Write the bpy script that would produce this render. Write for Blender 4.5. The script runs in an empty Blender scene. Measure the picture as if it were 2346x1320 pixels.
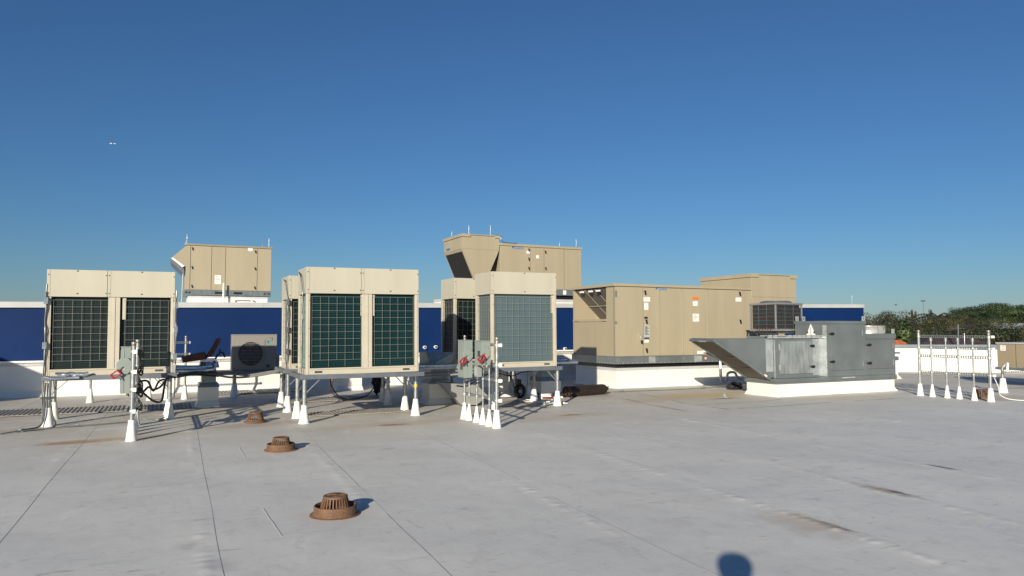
import bpy, bmesh, math, random
import numpy as np
from mathutils import Vector, Matrix
R = math.radians
sc = bpy.context.scene
COL = sc.collection
random.seed(7)

# ------------------------------------------------------------------ camera
F, HZ, CX, CY, EYE = 1660.0, 755.0, 1173.0, 660.0, 1.5
YAW = math.atan(800 / F)
PIT = math.atan((HZ - CY) / F)
fw = Vector((math.sin(YAW), math.cos(YAW), 0)); rt = Vector((math.cos(YAW), -math.sin(YAW), 0)); up = Vector((0, 0, 1))
cf = fw * math.cos(PIT) + up * math.sin(PIT); cu = up * math.cos(PIT) - fw * math.sin(PIT)
cam = bpy.data.cameras.new("camera"); camo = bpy.data.objects.new("camera", cam); COL.objects.link(camo)
cam.sensor_width = 36; cam.lens = 36 * F / 2346; cam.clip_end = 6000; cam.clip_start = 0.05
m = Matrix.Identity(4)
for i in range(3):
    m[i][0] = rt[i]; m[i][1] = cu[i]; m[i][2] = -cf[i]
m[2][3] = EYE
camo.matrix_world = m
sc.camera = camo
C0 = Vector((0, 0, EYE))
def ray(x, y): return cf * F + rt * (x - CX) + cu * (CY - y)
def G(x, y, z=0): r = ray(x, y); return C0 + r * ((z - EYE) / r.z)
def OY(x, y, Y): r = ray(x, y); return C0 + r * (Y / r.y)
def OX(x, y, X): r = ray(x, y); return C0 + r * (X / r.x)

# ------------------------------------------------------------------ world, sun, exposure
SUN_EL = R(17.5); SD = Vector((-.63, -.715)); SD.normalize()       # horizontal direction towards the sun
world = bpy.data.worlds.new("World"); sc.world = world; world.use_nodes = True
wn = world.node_tree; wn.nodes.clear()
sky = wn.nodes.new("ShaderNodeTexSky"); sky.sky_type = 'NISHITA'; sky.sun_disc = False
sky.sun_elevation = SUN_EL; sky.sun_rotation = math.atan2(SD.x, SD.y)
sky.air_density = 1.12; sky.dust_density = 0.12; sky.ozone_density = 8.0; sky.altitude = 10
bg = wn.nodes.new("ShaderNodeBackground"); bg.inputs[1].default_value = 0.057
wo = wn.nodes.new("ShaderNodeOutputWorld")
wn.links.new(sky.outputs[0], bg.inputs[0]); wn.links.new(bg.outputs[0], wo.inputs[0])
sun = bpy.data.lights.new("sun", 'SUN'); suno = bpy.data.objects.new("sun", sun); COL.objects.link(suno)
sun.energy = 4.6; sun.angle = R(0.53); sun.color = (1.0, .90, .74)
suno.rotation_euler = Vector((SD.x * math.cos(SUN_EL), SD.y * math.cos(SUN_EL), math.sin(SUN_EL))).to_track_quat('Z', 'Y').to_euler()
sc.view_settings.view_transform = 'Standard'; sc.view_settings.look = 'None'
sc.view_settings.exposure = 0.45; sc.view_settings.gamma = 1.0
sc.render.engine = 'CYCLES'

# ------------------------------------------------------------------ materials
MATS = {}
def mat(name, col, rough=.5, metal=0.0, var=.12, vscale=3.0, bump=0.0, bscale=60.0, spec=.5, grime=0.0, gcol=(.12, .09, .06), stretch=(1, 1, 1)):
    if name in MATS: return MATS[name]
    M = bpy.data.materials.new(name); M.use_nodes = True; nt = M.node_tree; n = nt.nodes; L = nt.links
    b = n["Principled BSDF"]; b.inputs["Roughness"].default_value = rough; b.inputs["Metallic"].default_value = metal
    b.inputs["Specular IOR Level"].default_value = spec
    tc = n.new("ShaderNodeTexCoord"); mp = n.new("ShaderNodeMapping"); L.new(tc.outputs["Object"], mp.inputs[0])
    mp.inputs["Scale"].default_value = stretch
    nz = n.new("ShaderNodeTexNoise"); nz.inputs["Scale"].default_value = vscale; nz.inputs["Detail"].default_value = 5
    L.new(mp.outputs[0], nz.inputs[0])
    cr = n.new("ShaderNodeValToRGB"); L.new(nz.outputs[0], cr.inputs[0])
    cr.color_ramp.elements[0].position = .3; cr.color_ramp.elements[1].position = .7
    cr.color_ramp.elements[0].color = (*[c * (1 - var) for c in col], 1); cr.color_ramp.elements[1].color = (*[min(1, c * (1 + var)) for c in col], 1)
    out = cr.outputs[0]
    if grime:
        n2 = n.new("ShaderNodeTexNoise"); n2.inputs["Scale"].default_value = vscale * 2.3; n2.inputs["Detail"].default_value = 8
        n2.inputs["Roughness"].default_value = .7
        L.new(mp.outputs[0], n2.inputs[0])
        mr = n.new("ShaderNodeMapRange"); mr.inputs[1].default_value = .52; mr.inputs[2].default_value = .78; mr.inputs[4].default_value = grime
        L.new(n2.outputs[0], mr.inputs[0])
        mx = n.new("ShaderNodeMix"); mx.data_type = 'RGBA'; L.new(mr.outputs[0], mx.inputs[0]); L.new(out, mx.inputs[6]); mx.inputs[7].default_value = (*gcol, 1)
        out = mx.outputs[2]
    L.new(out, b.inputs["Base Color"])
    if bump:
        n3 = n.new("ShaderNodeTexNoise"); n3.inputs["Scale"].default_value = bscale; n3.inputs["Detail"].default_value = 3
        L.new(tc.outputs["Object"], n3.inputs[0])
        bp = n.new("ShaderNodeBump"); bp.inputs["Strength"].default_value = bump; bp.inputs["Distance"].default_value = .01
        L.new(n3.outputs[0], bp.inputs["Height"]); L.new(bp.outputs[0], b.inputs["Normal"])
    MATS[name] = M; M["b"] = 0
    return M
CREAM = mat("cream paint", (.455, .43, .345), .45, var=.05, vscale=1.2, grime=.16, gcol=(.36, .32, .24), stretch=(3, 3, .4), bump=.3, bscale=2.5)
WIRE = mat("guard wire", (.26, .245, .21), .5, var=.1, vscale=6)
CREAMD = mat("cream post", (.475, .438, .35), .45, var=.05, vscale=4, grime=.2, gcol=(.3, .25, .18))
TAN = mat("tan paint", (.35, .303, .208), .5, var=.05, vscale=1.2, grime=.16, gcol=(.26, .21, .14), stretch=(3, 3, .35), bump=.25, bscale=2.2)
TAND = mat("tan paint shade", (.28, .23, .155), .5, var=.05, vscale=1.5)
GALV = mat("galvanised", (.24, .28, .28), .36, metal=.6, var=.16, vscale=7, bump=.1, bscale=30)
GALVM = mat("galvanised dull", (.19, .215, .22), .34, metal=.4, var=.14, vscale=2, bump=.25, bscale=3, grime=.25, gcol=(.22, .25, .26))
GALVB = mat("galvanised bright", (.62, .64, .62), .33, metal=.6, var=.2, vscale=9)
GALVREF = mat("galvanised reflection", (.44, .48, .48), .33, metal=.45, var=.2, vscale=6)  # lighter zinc for strips that carry a painted reflection
STEELP = mat("galvanised pipe", (.36, .38, .375), .36, metal=.6, var=.25, vscale=20)
STEELG = mat("grey steel beam", (.15, .17, .195), .5, metal=.3, var=.12, vscale=5)
FOIL = mat("aluminium jacket", (.65, .68, .7), .22, metal=.9, var=.15, vscale=14, bump=.6, bscale=18)
WHITE = mat("white membrane", (.74, .735, .69), .55, var=.04, vscale=1.6, grime=.22, gcol=(.46, .41, .32), bump=.3, bscale=2.5)
WHITEC = mat("white boot coating", (.82, .81, .77), .5, var=.04, vscale=12, grime=.2, gcol=(.5, .46, .38), bump=.5, bscale=30)
PVC = mat("white plastic", (.8, .8, .77), .35, var=.04)
PVCG = mat("grey plastic", (.42, .42, .41), .4, var=.08)
BLUE = mat("blue wall paint", (.004, .023, .098), .55, var=.12, vscale=.9, grime=.05, gcol=(.02, .07, .2), bump=.2, bscale=1.3, spec=.15)
COPE = mat("white coping", (.50, .51, .50), .4, metal=.1, var=.08, vscale=2)
DGREY = mat("dark grey", (.05, .055, .06), .5, var=.15)
BLACK = mat("black plastic", (.012, .012, .014), .4, var=.2, vscale=10)
RUBBER = mat("black insulation", (.02, .02, .021), .6, var=.25, vscale=8)
GREYH = mat("grey hose", (.17, .17, .16), .5, var=.15, vscale=8)
BOXG = mat("grey green enamel", (.235, .275, .255), .45, var=.04, vscale=5)
RED = mat("red plastic", (.33, .012, .016), .35, var=.05)
RUST = mat("rusted iron", (.15, .082, .046), .7, var=.22, vscale=14, grime=.5, gcol=(.19, .115, .065), bump=.5, bscale=80, metal=.1)
RUSTO = mat("orange rust", (.19, .075, .03), .85, var=.35, vscale=18)
BROWN = mat("brown rust sheet", (.115, .042, .03), .7, var=.3, vscale=9, grime=.3, gcol=(.05, .03, .025))
CYL = mat("sooty cylinder", (.022, .014, .010), .55, var=.4, vscale=9, grime=.5, gcol=(.09, .05, .03))
ORANGE = mat("orange sticker", (.75, .16, .02), .5, var=.02)
PAPER = mat("sticker paper", (.75, .73, .70), .5, var=.03)
PLATE = mat("rating plate", (.38, .40, .39), .4, var=.05)
INK = mat("printed ink", (.06, .06, .06), .5, var=.02)
CYAN = mat("cyan ink", (.0, .21, .5), .4, var=.02)
CYANL = mat("light cyan ink", (.02, .48, .62), .4, var=.02)
NAVY = mat("navy ink", (.01, .05, .14), .4, var=.02)
YELLOW = mat("yellow tape", (.55, .48, .03), .5, var=.1)
COPPER = mat("copper pipe", (.5, .17, .07), .35, metal=.7, var=.2)
ORW = mat("orange wire", (.4, .12, .03), .5, var=.2)
ALU = mat("aluminium rod", (.5, .52, .53), .3, metal=.5, var=.05)
SILVER = mat("silver paint", (.27, .265, .27), .35, metal=.35, var=.08)

def coilmat(name, base, line, freq, rough=.35, metal=0.0, tint2=None, amount=.5):
    M = bpy.data.materials.new(name); M.use_nodes = True; nt = M.node_tree; n = nt.nodes; L = nt.links
    b = n["Principled BSDF"]; b.inputs["Roughness"].default_value = rough; b.inputs["Metallic"].default_value = metal; b.inputs["Specular IOR Level"].default_value = .25
    tc = n.new("ShaderNodeTexCoord"); sp = n.new("ShaderNodeSeparateXYZ"); L.new(tc.outputs["Object"], sp.inputs[0])
    mu = n.new("ShaderNodeMath"); mu.operation = 'MULTIPLY'; mu.inputs[1].default_value = freq * 2 * math.pi; L.new(sp.outputs[2], mu.inputs[0])
    si = n.new("ShaderNodeMath"); si.operation = 'SINE'; L.new(mu.outputs[0], si.inputs[0])
    nz = n.new("ShaderNodeTexNoise"); nz.inputs["Scale"].default_value = 2.5; nz.inputs["Detail"].default_value = 3
    L.new(tc.outputs["Object"], nz.inputs[0])
    mr = n.new("ShaderNodeMapRange"); mr.inputs[1].default_value = .3; mr.inputs[2].default_value = 1.0; L.new(si.outputs[0], mr.inputs[0])
    mm = n.new("ShaderNodeMath"); mm.operation = 'MULTIPLY'; L.new(mr.outputs[0], mm.inputs[0])
    m2 = n.new("ShaderNodeMapRange"); m2.inputs[1].default_value = .35; m2.inputs[2].default_value = .65; m2.inputs[3].default_value = amount * .3; m2.inputs[4].default_value = amount * 1.4
    L.new(nz.outputs[0], m2.inputs[0]); L.new(m2.outputs[0], mm.inputs[1])
    mx = n.new("ShaderNodeMix"); mx.data_type = 'RGBA'; L.new(mm.outputs[0], mx.inputs[0]); mx.inputs[6].default_value = (*base, 1); mx.inputs[7].default_value = (*line, 1)
    L.new(mx.outputs[2], b.inputs["Base Color"])
    return M
COIL1 = coilmat("coil black green", (.003, .010, .011), (.014, .040, .040), 26, .5)
COIL2 = coilmat("coil teal", (.004, .020, .023), (.014, .052, .052), 26, .3, amount=.6)
COIL3 = coilmat("coil sky reflection", (.075, .115, .128), (.13, .18, .19), 26, .4, amount=.6)  # lighter coil tone, sky reflection put into the base colour
COILS = coilmat("coil teal lit side", (.10, .22, .23), (.18, .32, .32), 26, .4, amount=.6)  # lit copy of the teal coil, sunlight put into the colour
FINS = coilmat("louvre dark", (.02, .02, .02), (.09, .09, .085), 20, .5, amount=.7)

def meshmat(name, c1, c2, scale):
    M = bpy.data.materials.new(name); M.use_nodes = True; nt = M.node_tree; n = nt.nodes; L = nt.links
    b = n["Principled BSDF"]; b.inputs["Roughness"].default_value = .7
    tc = n.new("ShaderNodeTexCoord"); v = n.new("ShaderNodeTexVoronoi"); v.inputs["Scale"].default_value = scale; L.new(tc.outputs["Object"], v.inputs[0])
    cr = n.new("ShaderNodeValToRGB"); L.new(v.outputs[0], cr.inputs[0])
    cr.color_ramp.elements[0].color = (*c1, 1); cr.color_ramp.elements[1].color = (*c2, 1); cr.color_ramp.elements[1].position = .6
    L.new(cr.outputs[0], b.inputs["Base Color"]); return M
MESH = meshmat("filter mesh", (.06, .05, .04), (.17, .145, .115), 70)
MESHD = meshmat("dark filter mesh", (.004, .0035, .003), (.011, .009, .008), 40)
MESHG = meshmat("grey filter mesh", (.10, .095, .085), (.15, .14, .125), 60)

# ------------------------------------------------------------------ mesh helpers
ORG = {}
def V(*a): return Vector(a)
class MB:
    def __init__(s): s.v = []; s.f = []; s.m = []; s.sm = []
    def add(s, vs, fs, mi=0, smooth=False):
        b = len(s.v); s.v += [tuple(p) for p in vs]
        for f in fs: s.f.append([b + i for i in f]); s.m.append(mi); s.sm.append(smooth)
        return s
    def box(s, x0, x1, y0, y1, z0, z1, mi=0):
        if x0 > x1: x0, x1 = x1, x0
        if y0 > y1: y0, y1 = y1, y0
        if z0 > z1: z0, z1 = z1, z0
        vs = [(x, y, z) for z in (z0, z1) for y in (y0, y1) for x in (x0, x1)]
        return s.add(vs, [(0, 2, 3, 1), (4, 5, 7, 6), (0, 1, 5, 4), (1, 3, 7, 5), (3, 2, 6, 7), (2, 0, 4, 6)], mi)
    def hexa(s, p, mi=0):    # 8 points: bottom loop 4 (ccw), top loop 4
        return s.add(p, [(0, 3, 2, 1), (4, 5, 6, 7), (0, 1, 5, 4), (1, 2, 6, 5), (2, 3, 7, 6), (3, 0, 4, 7)], mi)
    def prism(s, poly, d, mi=0):      # polygon of 3D points extruded by vector d
        n = len(poly); d = Vector(d); a = [Vector(p) for p in poly]; b_ = [p + d for p in a]
        return s.add(a + b_, [tuple(range(n))[::-1], tuple(range(n, 2 * n))] + [(i, (i + 1) % n, n + (i + 1) % n, n + i) for i in range(n)], mi)
    def quad(s, a, b, c, d, mi=0): return s.add([a, b, c, d], [(0, 1, 2, 3)], mi)
    def tube(s, pts, r, seg=10, mi=0, cap=True, smooth=True):
        pts = [Vector(p) for p in pts]; n = len(pts); rs = r if isinstance(r, (list, tuple)) else [r] * n
        vs = []; prev = None
        for i, p in enumerate(pts):
            t = (pts[min(i + 1, n - 1)] - pts[max(i - 1, 0)])
            if t.length < 1e-9: t = Vector((0, 0, 1))
            t.normalize()
            if prev is None:
                a = Vector((0, 0, 1)) if abs(t.z) < .9 else Vector((1, 0, 0)); u = t.cross(a).normalized()
            else: u = (prev - t * prev.dot(t)).normalized()
            prev = u; w = t.cross(u)
            for k in range(seg):
                an = 2 * math.pi * k / seg; vs.append(p + (u * math.cos(an) + w * math.sin(an)) * rs[i])
        fs = [(i * seg + k, i * seg + (k + 1) % seg, (i + 1) * seg + (k + 1) % seg, (i + 1) * seg + k) for i in range(n - 1) for k in range(seg)]
        s.add(vs, fs, mi, smooth)
        if cap: s.add(vs[:seg], [tuple(range(seg))[::-1]], mi); s.add(vs[-seg:], [tuple(range(seg))], mi)
        return s
    def lathe(s, c, prof, seg=24, mi=0, smooth=True, cap=False):     # prof: (r,z) list round vertical axis at c
        c = Vector(c); vs = []
        for (r, z) in prof:
            for k in range(seg):
                a = 2 * math.pi * k / seg; vs.append(c + Vector((r * math.cos(a), r * math.sin(a), z)))
        fs = [(i * seg + k, i * seg + (k + 1) % seg, (i + 1) * seg + (k + 1) % seg, (i + 1) * seg + k) for i in range(len(prof) - 1) for k in range(seg)]
        s.add(vs, fs, mi, smooth)
        if cap: s.add(vs[-seg:], [tuple(range(seg))], mi); s.add(vs[:seg], [tuple(range(seg))[::-1]], mi)
        return s
    def bar(s, a, b, w, h=None, mi=0):     # square bar between points
        h = h or w; a = Vector(a); b = Vector(b); t = (b - a).normalized()
        u = t.cross(Vector((0, 0, 1))); u = u.normalized() if u.length > 1e-4 else Vector((1, 0, 0)); v = u.cross(t).normalized()
        o = [(-1, -1), (1, -1), (1, 1), (-1, 1)]
        return s.hexa([a + u * x * w / 2 + v * y * h / 2 for x, y in o] + [b + u * x * w / 2 + v * y * h / 2 for x, y in o], mi)
    def build(s, name, mats, parent=None, bevel=0, solid=0, loc=None, recalc=True):
        if not isinstance(mats, (list, tuple)): mats = [mats]
        org = ORG[parent.name] if parent is not None else Vector(loc if loc is not None else (0, 0, 0))
        me = bpy.data.meshes.new(name)
        me.from_pydata([tuple(Vector(p) - org) for p in s.v], [], s.f)
        for mm in mats: me.materials.append(mm)
        me.polygons.foreach_set("material_index", s.m); me.polygons.foreach_set("use_smooth", s.sm)
        if recalc:
            bm = bmesh.new(); bm.from_mesh(me); bmesh.ops.recalc_face_normals(bm, faces=bm.faces); bm.to_mesh(me); bm.free()
        me.update()
        o = bpy.data.objects.new(name, me); COL.objects.link(o)
        if parent is not None: o.parent = parent
        else: o.location = org
        ORG[o.name] = org
        if solid:
            md = o.modifiers.new("solid", 'SOLIDIFY'); md.thickness = solid; md.offset = 0
        if bevel:
            md = o.modifiers.new("bevel", 'BEVEL'); md.width = bevel; md.segments = 2; md.limit_method = 'ANGLE'; md.angle_limit = R(40)
        return o
def thing(name, loc, label, cat, group=None):
    o = bpy.data.objects.new(name, None); COL.objects.link(o); o.location = loc; o.empty_display_size = .2
    ORG[o.name] = Vector(loc); o["label"] = label; o["category"] = cat
    if group: o["group"] = group
    return o
def tag(o, label, cat, group=None):
    o["label"] = label; o["category"] = cat
    if group: o["group"] = group
    return o
def struct(o, kind='structure'): o["kind"] = kind; return o
def text_mb(mb, txt, origin, ux, uz, size, mi=0, off=.002, bold=0.0, nrm=None):
    """lettering: origin = left baseline, ux = reading direction, uz = up"""
    cu_ = bpy.data.curves.new("t", 'FONT'); cu_.body = txt; cu_.size = size; cu_.offset = bold; cu_.extrude = 0
    o = bpy.data.objects.new("t", cu_); COL.objects.link(o)
    dg = bpy.context.evaluated_depsgraph_get(); me = bpy.data.meshes.new_from_object(o.evaluated_get(dg))
    ux = Vector(ux); uz = Vector(uz); n = nrm if nrm is not None else ux.cross(uz) * 1.0
    vs = [Vector(origin) + ux * v.co.x + uz * v.co.y + n * off for v in me.vertices]
    mb.add(vs, [tuple(p.vertices) for p in me.polygons], mi)
    bpy.data.objects.remove(o); bpy.data.curves.remove(cu_); bpy.data.meshes.remove(me)
def curve_pts(ps, n=8):
    """Catmull-Rom through points"""
    ps = [Vector(p) for p in ps]; q = [ps[0] * 2 - ps[1]] + ps + [ps[-1] * 2 - ps[-2]]; out = []
    for i in range(1, len(q) - 2):
        for k in range(n):
            t = k / n; a, b, c, d = q[i - 1], q[i], q[i + 1], q[i + 2]
            out.append(.5 * ((2 * b) + (c - a) * t + (2 * a - 5 * b + 4 * c - d) * t * t + (3 * b - a - 3 * c + d) * t ** 3))
    out.append(ps[-1]); return out
def cable(name, pts, r, m_, label, cat, n=8, parent=None, group=None):
    mb = MB(); mb.tube(curve_pts(pts, n), r, 8); o = mb.build(name, m_, parent, loc=pts[0] if parent is None else None)
    if parent is None: tag(o, label, cat, group)
    return o

# ------------------------------------------------------------------ the roof deck (seams are real laps and wrinkles)
SEAMS = [-4.1, -2.55, -1.0, .40, 1.70, 3.22, 4.80, 6.24, 7.76, 9.3, 10.85, 12.4, 13.95, 15.5, 17.05, 18.6, 20.15, 21.7]
def skew(x): return np.interp(x, [.4, 1.7, 3.2, 4.8], [.016, .042, .053, .06])
def roof_material():
    M = bpy.data.materials.new("roof membrane"); M.use_nodes = True; nt = M.node_tree; n = nt.nodes; L = nt.links
    b = n["Principled BSDF"]; b.inputs["Roughness"].default_value = .62; b.inputs["Specular IOR Level"].default_value = .35
    tc = n.new("ShaderNodeTexCoord"); co = tc.outputs["Object"]
    def noise(scale, det=5, rough=.55, st=(1, 1, 1), dist=0):
        mp = n.new("ShaderNodeMapping"); mp.inputs["Scale"].default_value = st; L.new(co, mp.inputs[0])
        z = n.new("ShaderNodeTexNoise"); z.inputs["Scale"].default_value = scale; z.inputs["Detail"].default_value = det; z.inputs["Roughness"].default_value = rough
        z.inputs["Distortion"].default_value = dist; L.new(mp.outputs[0], z.inputs[0]); return z.outputs[0]
    def mr(x, a, b_, c=0., d=1.):
        k = n.new("ShaderNodeMapRange"); k.inputs[1].default_value = a; k.inputs[2].default_value = b_; k.inputs[3].default_value = c; k.inputs[4].default_value = d; L.new(x, k.inputs[0]); return k.outputs[0]
    def mix(fac, a, c):
        k = n.new("ShaderNodeMix"); k.data_type = 'RGBA'
        if isinstance(fac, float): k.inputs[0].default_value = fac
        else: L.new(fac, k.inputs[0])
        for i, q in ((6, a), (7, c)):
            if isinstance(q, tuple): k.inputs[i].default_value = (*q, 1)
            else: L.new(q, k.inputs[i])
        return k.outputs[2]
    def math_(op, a, c):
        k = n.new("ShaderNodeMath"); k.operation = op
        for i, q in enumerate((a, c)):
            if isinstance(q, (int, float)): k.inputs[i].default_value = q
            else: L.new(q, k.inputs[i])
        return k.outputs[0]
    sp = n.new("ShaderNodeSeparateXYZ"); L.new(co, sp.inputs[0])
    base = mix(mr(noise(.35, 4), .35, .65), (.605, .605, .575), (.66, .66, .625))
    base = mix(mr(noise(2.2, 7, .65), .48, .72, 0, .35), base, (.48, .485, .475))
    base = mix(mr(noise(1.1, 8, .7, (1, 2.6, 1), .6), .56, .74, 0, .5), base, (.46, .45, .415))
    # soiling: warmer, more traffic near the machines (further from the camera)
    far = mr(sp.outputs[1], 8.5, 13.5)
    warm = math_('MULTIPLY', far, mr(noise(.55, 6, .6), .3, .62, .35, .95))
    base = mix(warm, base, (.47, .435, .365))
    base = mix(math_('MULTIPLY', far, mr(noise(1.6, 9, .75, (1, 3, 1), 1.2), .54, .72, 0, .7)), base, (.33, .285, .22))
    base = mix(mr(noise(3.1, 8, .75, (2.6, 1, 1), .8), .55, .68, 0, .6), base, (.47, .465, .44))
    base = mix(mr(noise(.9, 8, .72, (1, 1, 1), 2.5), .55, .66, 0, .4), base, (.49, .48, .45))
    base = mix(mr(noise(4.3, 7, .65, (1, 3.4, 1), 1.2), .60, .69, 0, .65), base, (.40, .385, .355))
    base = mix(mr(noise(1.9, 5, .6, (1.8, 1, 1), 1.5), .40, .30, 0, .5), base, (.70, .71, .69))
    # fine speckle
    base = mix(mr(noise(26, 5, .7), .60, .74, 0, .3), base, (.42, .42, .41))
    base = mix(mr(noise(7, 9, .8, (1, 1.6, 1), 1.5), .60, .72, 0, .6), base, (.42, .39, .35))
    # stains and puddle marks with shapes of their own: x, y, rx, ry, rot, colour, strength
    for (x, y, rx, ry, rot, c, st) in [
        (4.62, 4.12, .09, .34, .0, (0.33, 0.27, 0.20), .9), (4.645, 4.02, .055, .24, .05, (0.06, 0.06, 0.065), 1.0), (4.5, 4.15, .30, .55, .0, (0.50, 0.45, 0.38), .75),
        (6.12, 4.66, .12, .42, .0, (0.36, 0.31, 0.25), .9), (6.155, 4.56, .045, .20, .0, (0.07, 0.07, 0.075), 1.0), (7.70, 5.17, .07, .24, .0, (0.12, 0.12, 0.125), .9),
        (-1.02, 11.34, .55, .22, .1, (0.345, 0.195, 0.090), .85), (-.45, 11.45, .9, .25, .15, (0.450, 0.315, 0.180), .6), (-2.6, 12.9, 1.3, .35, .1, (0.450, 0.330, 0.210), .5),
        (3.45, 11.3, 2.2, .45, .1, (0.48, 0.39, 0.28), .5), (3.3, 11.2, .35, .14, 0, (0.195, 0.135, 0.090), .7), (6.2, 10.9, 1.7, .4, .2, (0.47, 0.38, 0.26), .4), (6.5, 11.1, .3, .12, 0, (0.300, 0.165, 0.075), .8),
        (1.5, 12.2, 1.0, .4, .2, (0.390, 0.270, 0.180), .5), (11.2, 13.1, 1.9, .75, -.05, (0.510, 0.405, 0.240), .9), (11.14, 12.36, .55, .2, 0, (0.285, 0.240, 0.150), .8), (14.0, 11.4, 2.5, .35, 0, (0.510, 0.435, 0.315), .5),
        (9.4, 12.6, 1.2, .4, .2, (0.495, 0.390, 0.255), .55), (16.5, 9.8, 1.6, .6, 0, (0.495, 0.405, 0.285), .6), (25.3, 16.2, 2.6, .35, -.53, (0.540, 0.435, 0.285), .8),
        (1.75, 14.9, 3, .6, .1, (0.480, 0.405, 0.300), .5), (-2.5, 15.5, 2, 1.0, .2, (0.495, 0.420, 0.315), .5), (1.31, 5.99, .36, .36, 0, (0.495, 0.435, 0.375), .45), (1.38, 9.48, .36, .36, 0, (0.495, 0.435, 0.375), .4),
        (.2, 5.6, .14, .12, .6, (0.435, 0.427, 0.413), .6), (.35, 5.05, .1, .22, .5, (0.450, 0.435, 0.420), .6), (.9, 4.35, .08, .25, .4, (0.450, 0.450, 0.435), .6), (5.75, 3.5, .12, .02, .2, (0.375, 0.495, 0.630), .4),
        (2.6, 9.0, .16, .08, .2, (0.390, 0.360, 0.315), .6), (3.1, 3.1, .25, .08, -1.0, (0.300, 0.285, 0.255), .7), (-.4, 12.6, .8, .28, .05, (0.540, 0.600, 0.660), .5)]:
        mp = n.new("ShaderNodeMapping"); mp.vector_type = 'POINT'
        mp2 = n.new("ShaderNodeMapping")
        mp.inputs["Location"].default_value = (-x, -y, 0); L.new(co, mp.inputs[0])
        vr = n.new("ShaderNodeVectorRotate"); vr.rotation_type = 'Z_AXIS'; vr.inputs["Angle"].default_value = -rot; L.new(mp.outputs[0], vr.inputs[0])
        mp2.inputs["Scale"].default_value = (1 / rx, 1 / ry, 0); L.new(vr.outputs[0], mp2.inputs[0])
        ln = n.new("ShaderNodeVectorMath"); ln.operation = 'LENGTH'; L.new(mp2.outputs[0], ln.inputs[0])
        d = math_('ADD', ln.outputs["Value"], mr(noise(min(9, 2.2 / min(rx, ry)), 6, .7), 0, 1, -.75, .75))
        base = mix(mr(d, 1.0, .35, 0, st), base, c)
    L.new(base, b.inputs["Base Color"])
    h = math_('ADD', math_('MULTIPLY', noise(1.3, 4), 1.1), math_('MULTIPLY', noise(9, 6, .6), .20))
    h = math_('ADD', h, math_('MULTIPLY', noise(90, 3), .03))
    bp = n.new("ShaderNodeBump"); bp.inputs["Strength"].default_value = .5; bp.inputs["Distance"].default_value = .012
    L.new(h, bp.inputs["Height"]); L.new(bp.outputs[0], b.inputs["Normal"])
    return M
ROOFM = roof_material()
SEAMD = mat("seam dirt", (.38, .375, .36), .8, var=.3, vscale=6)
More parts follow.
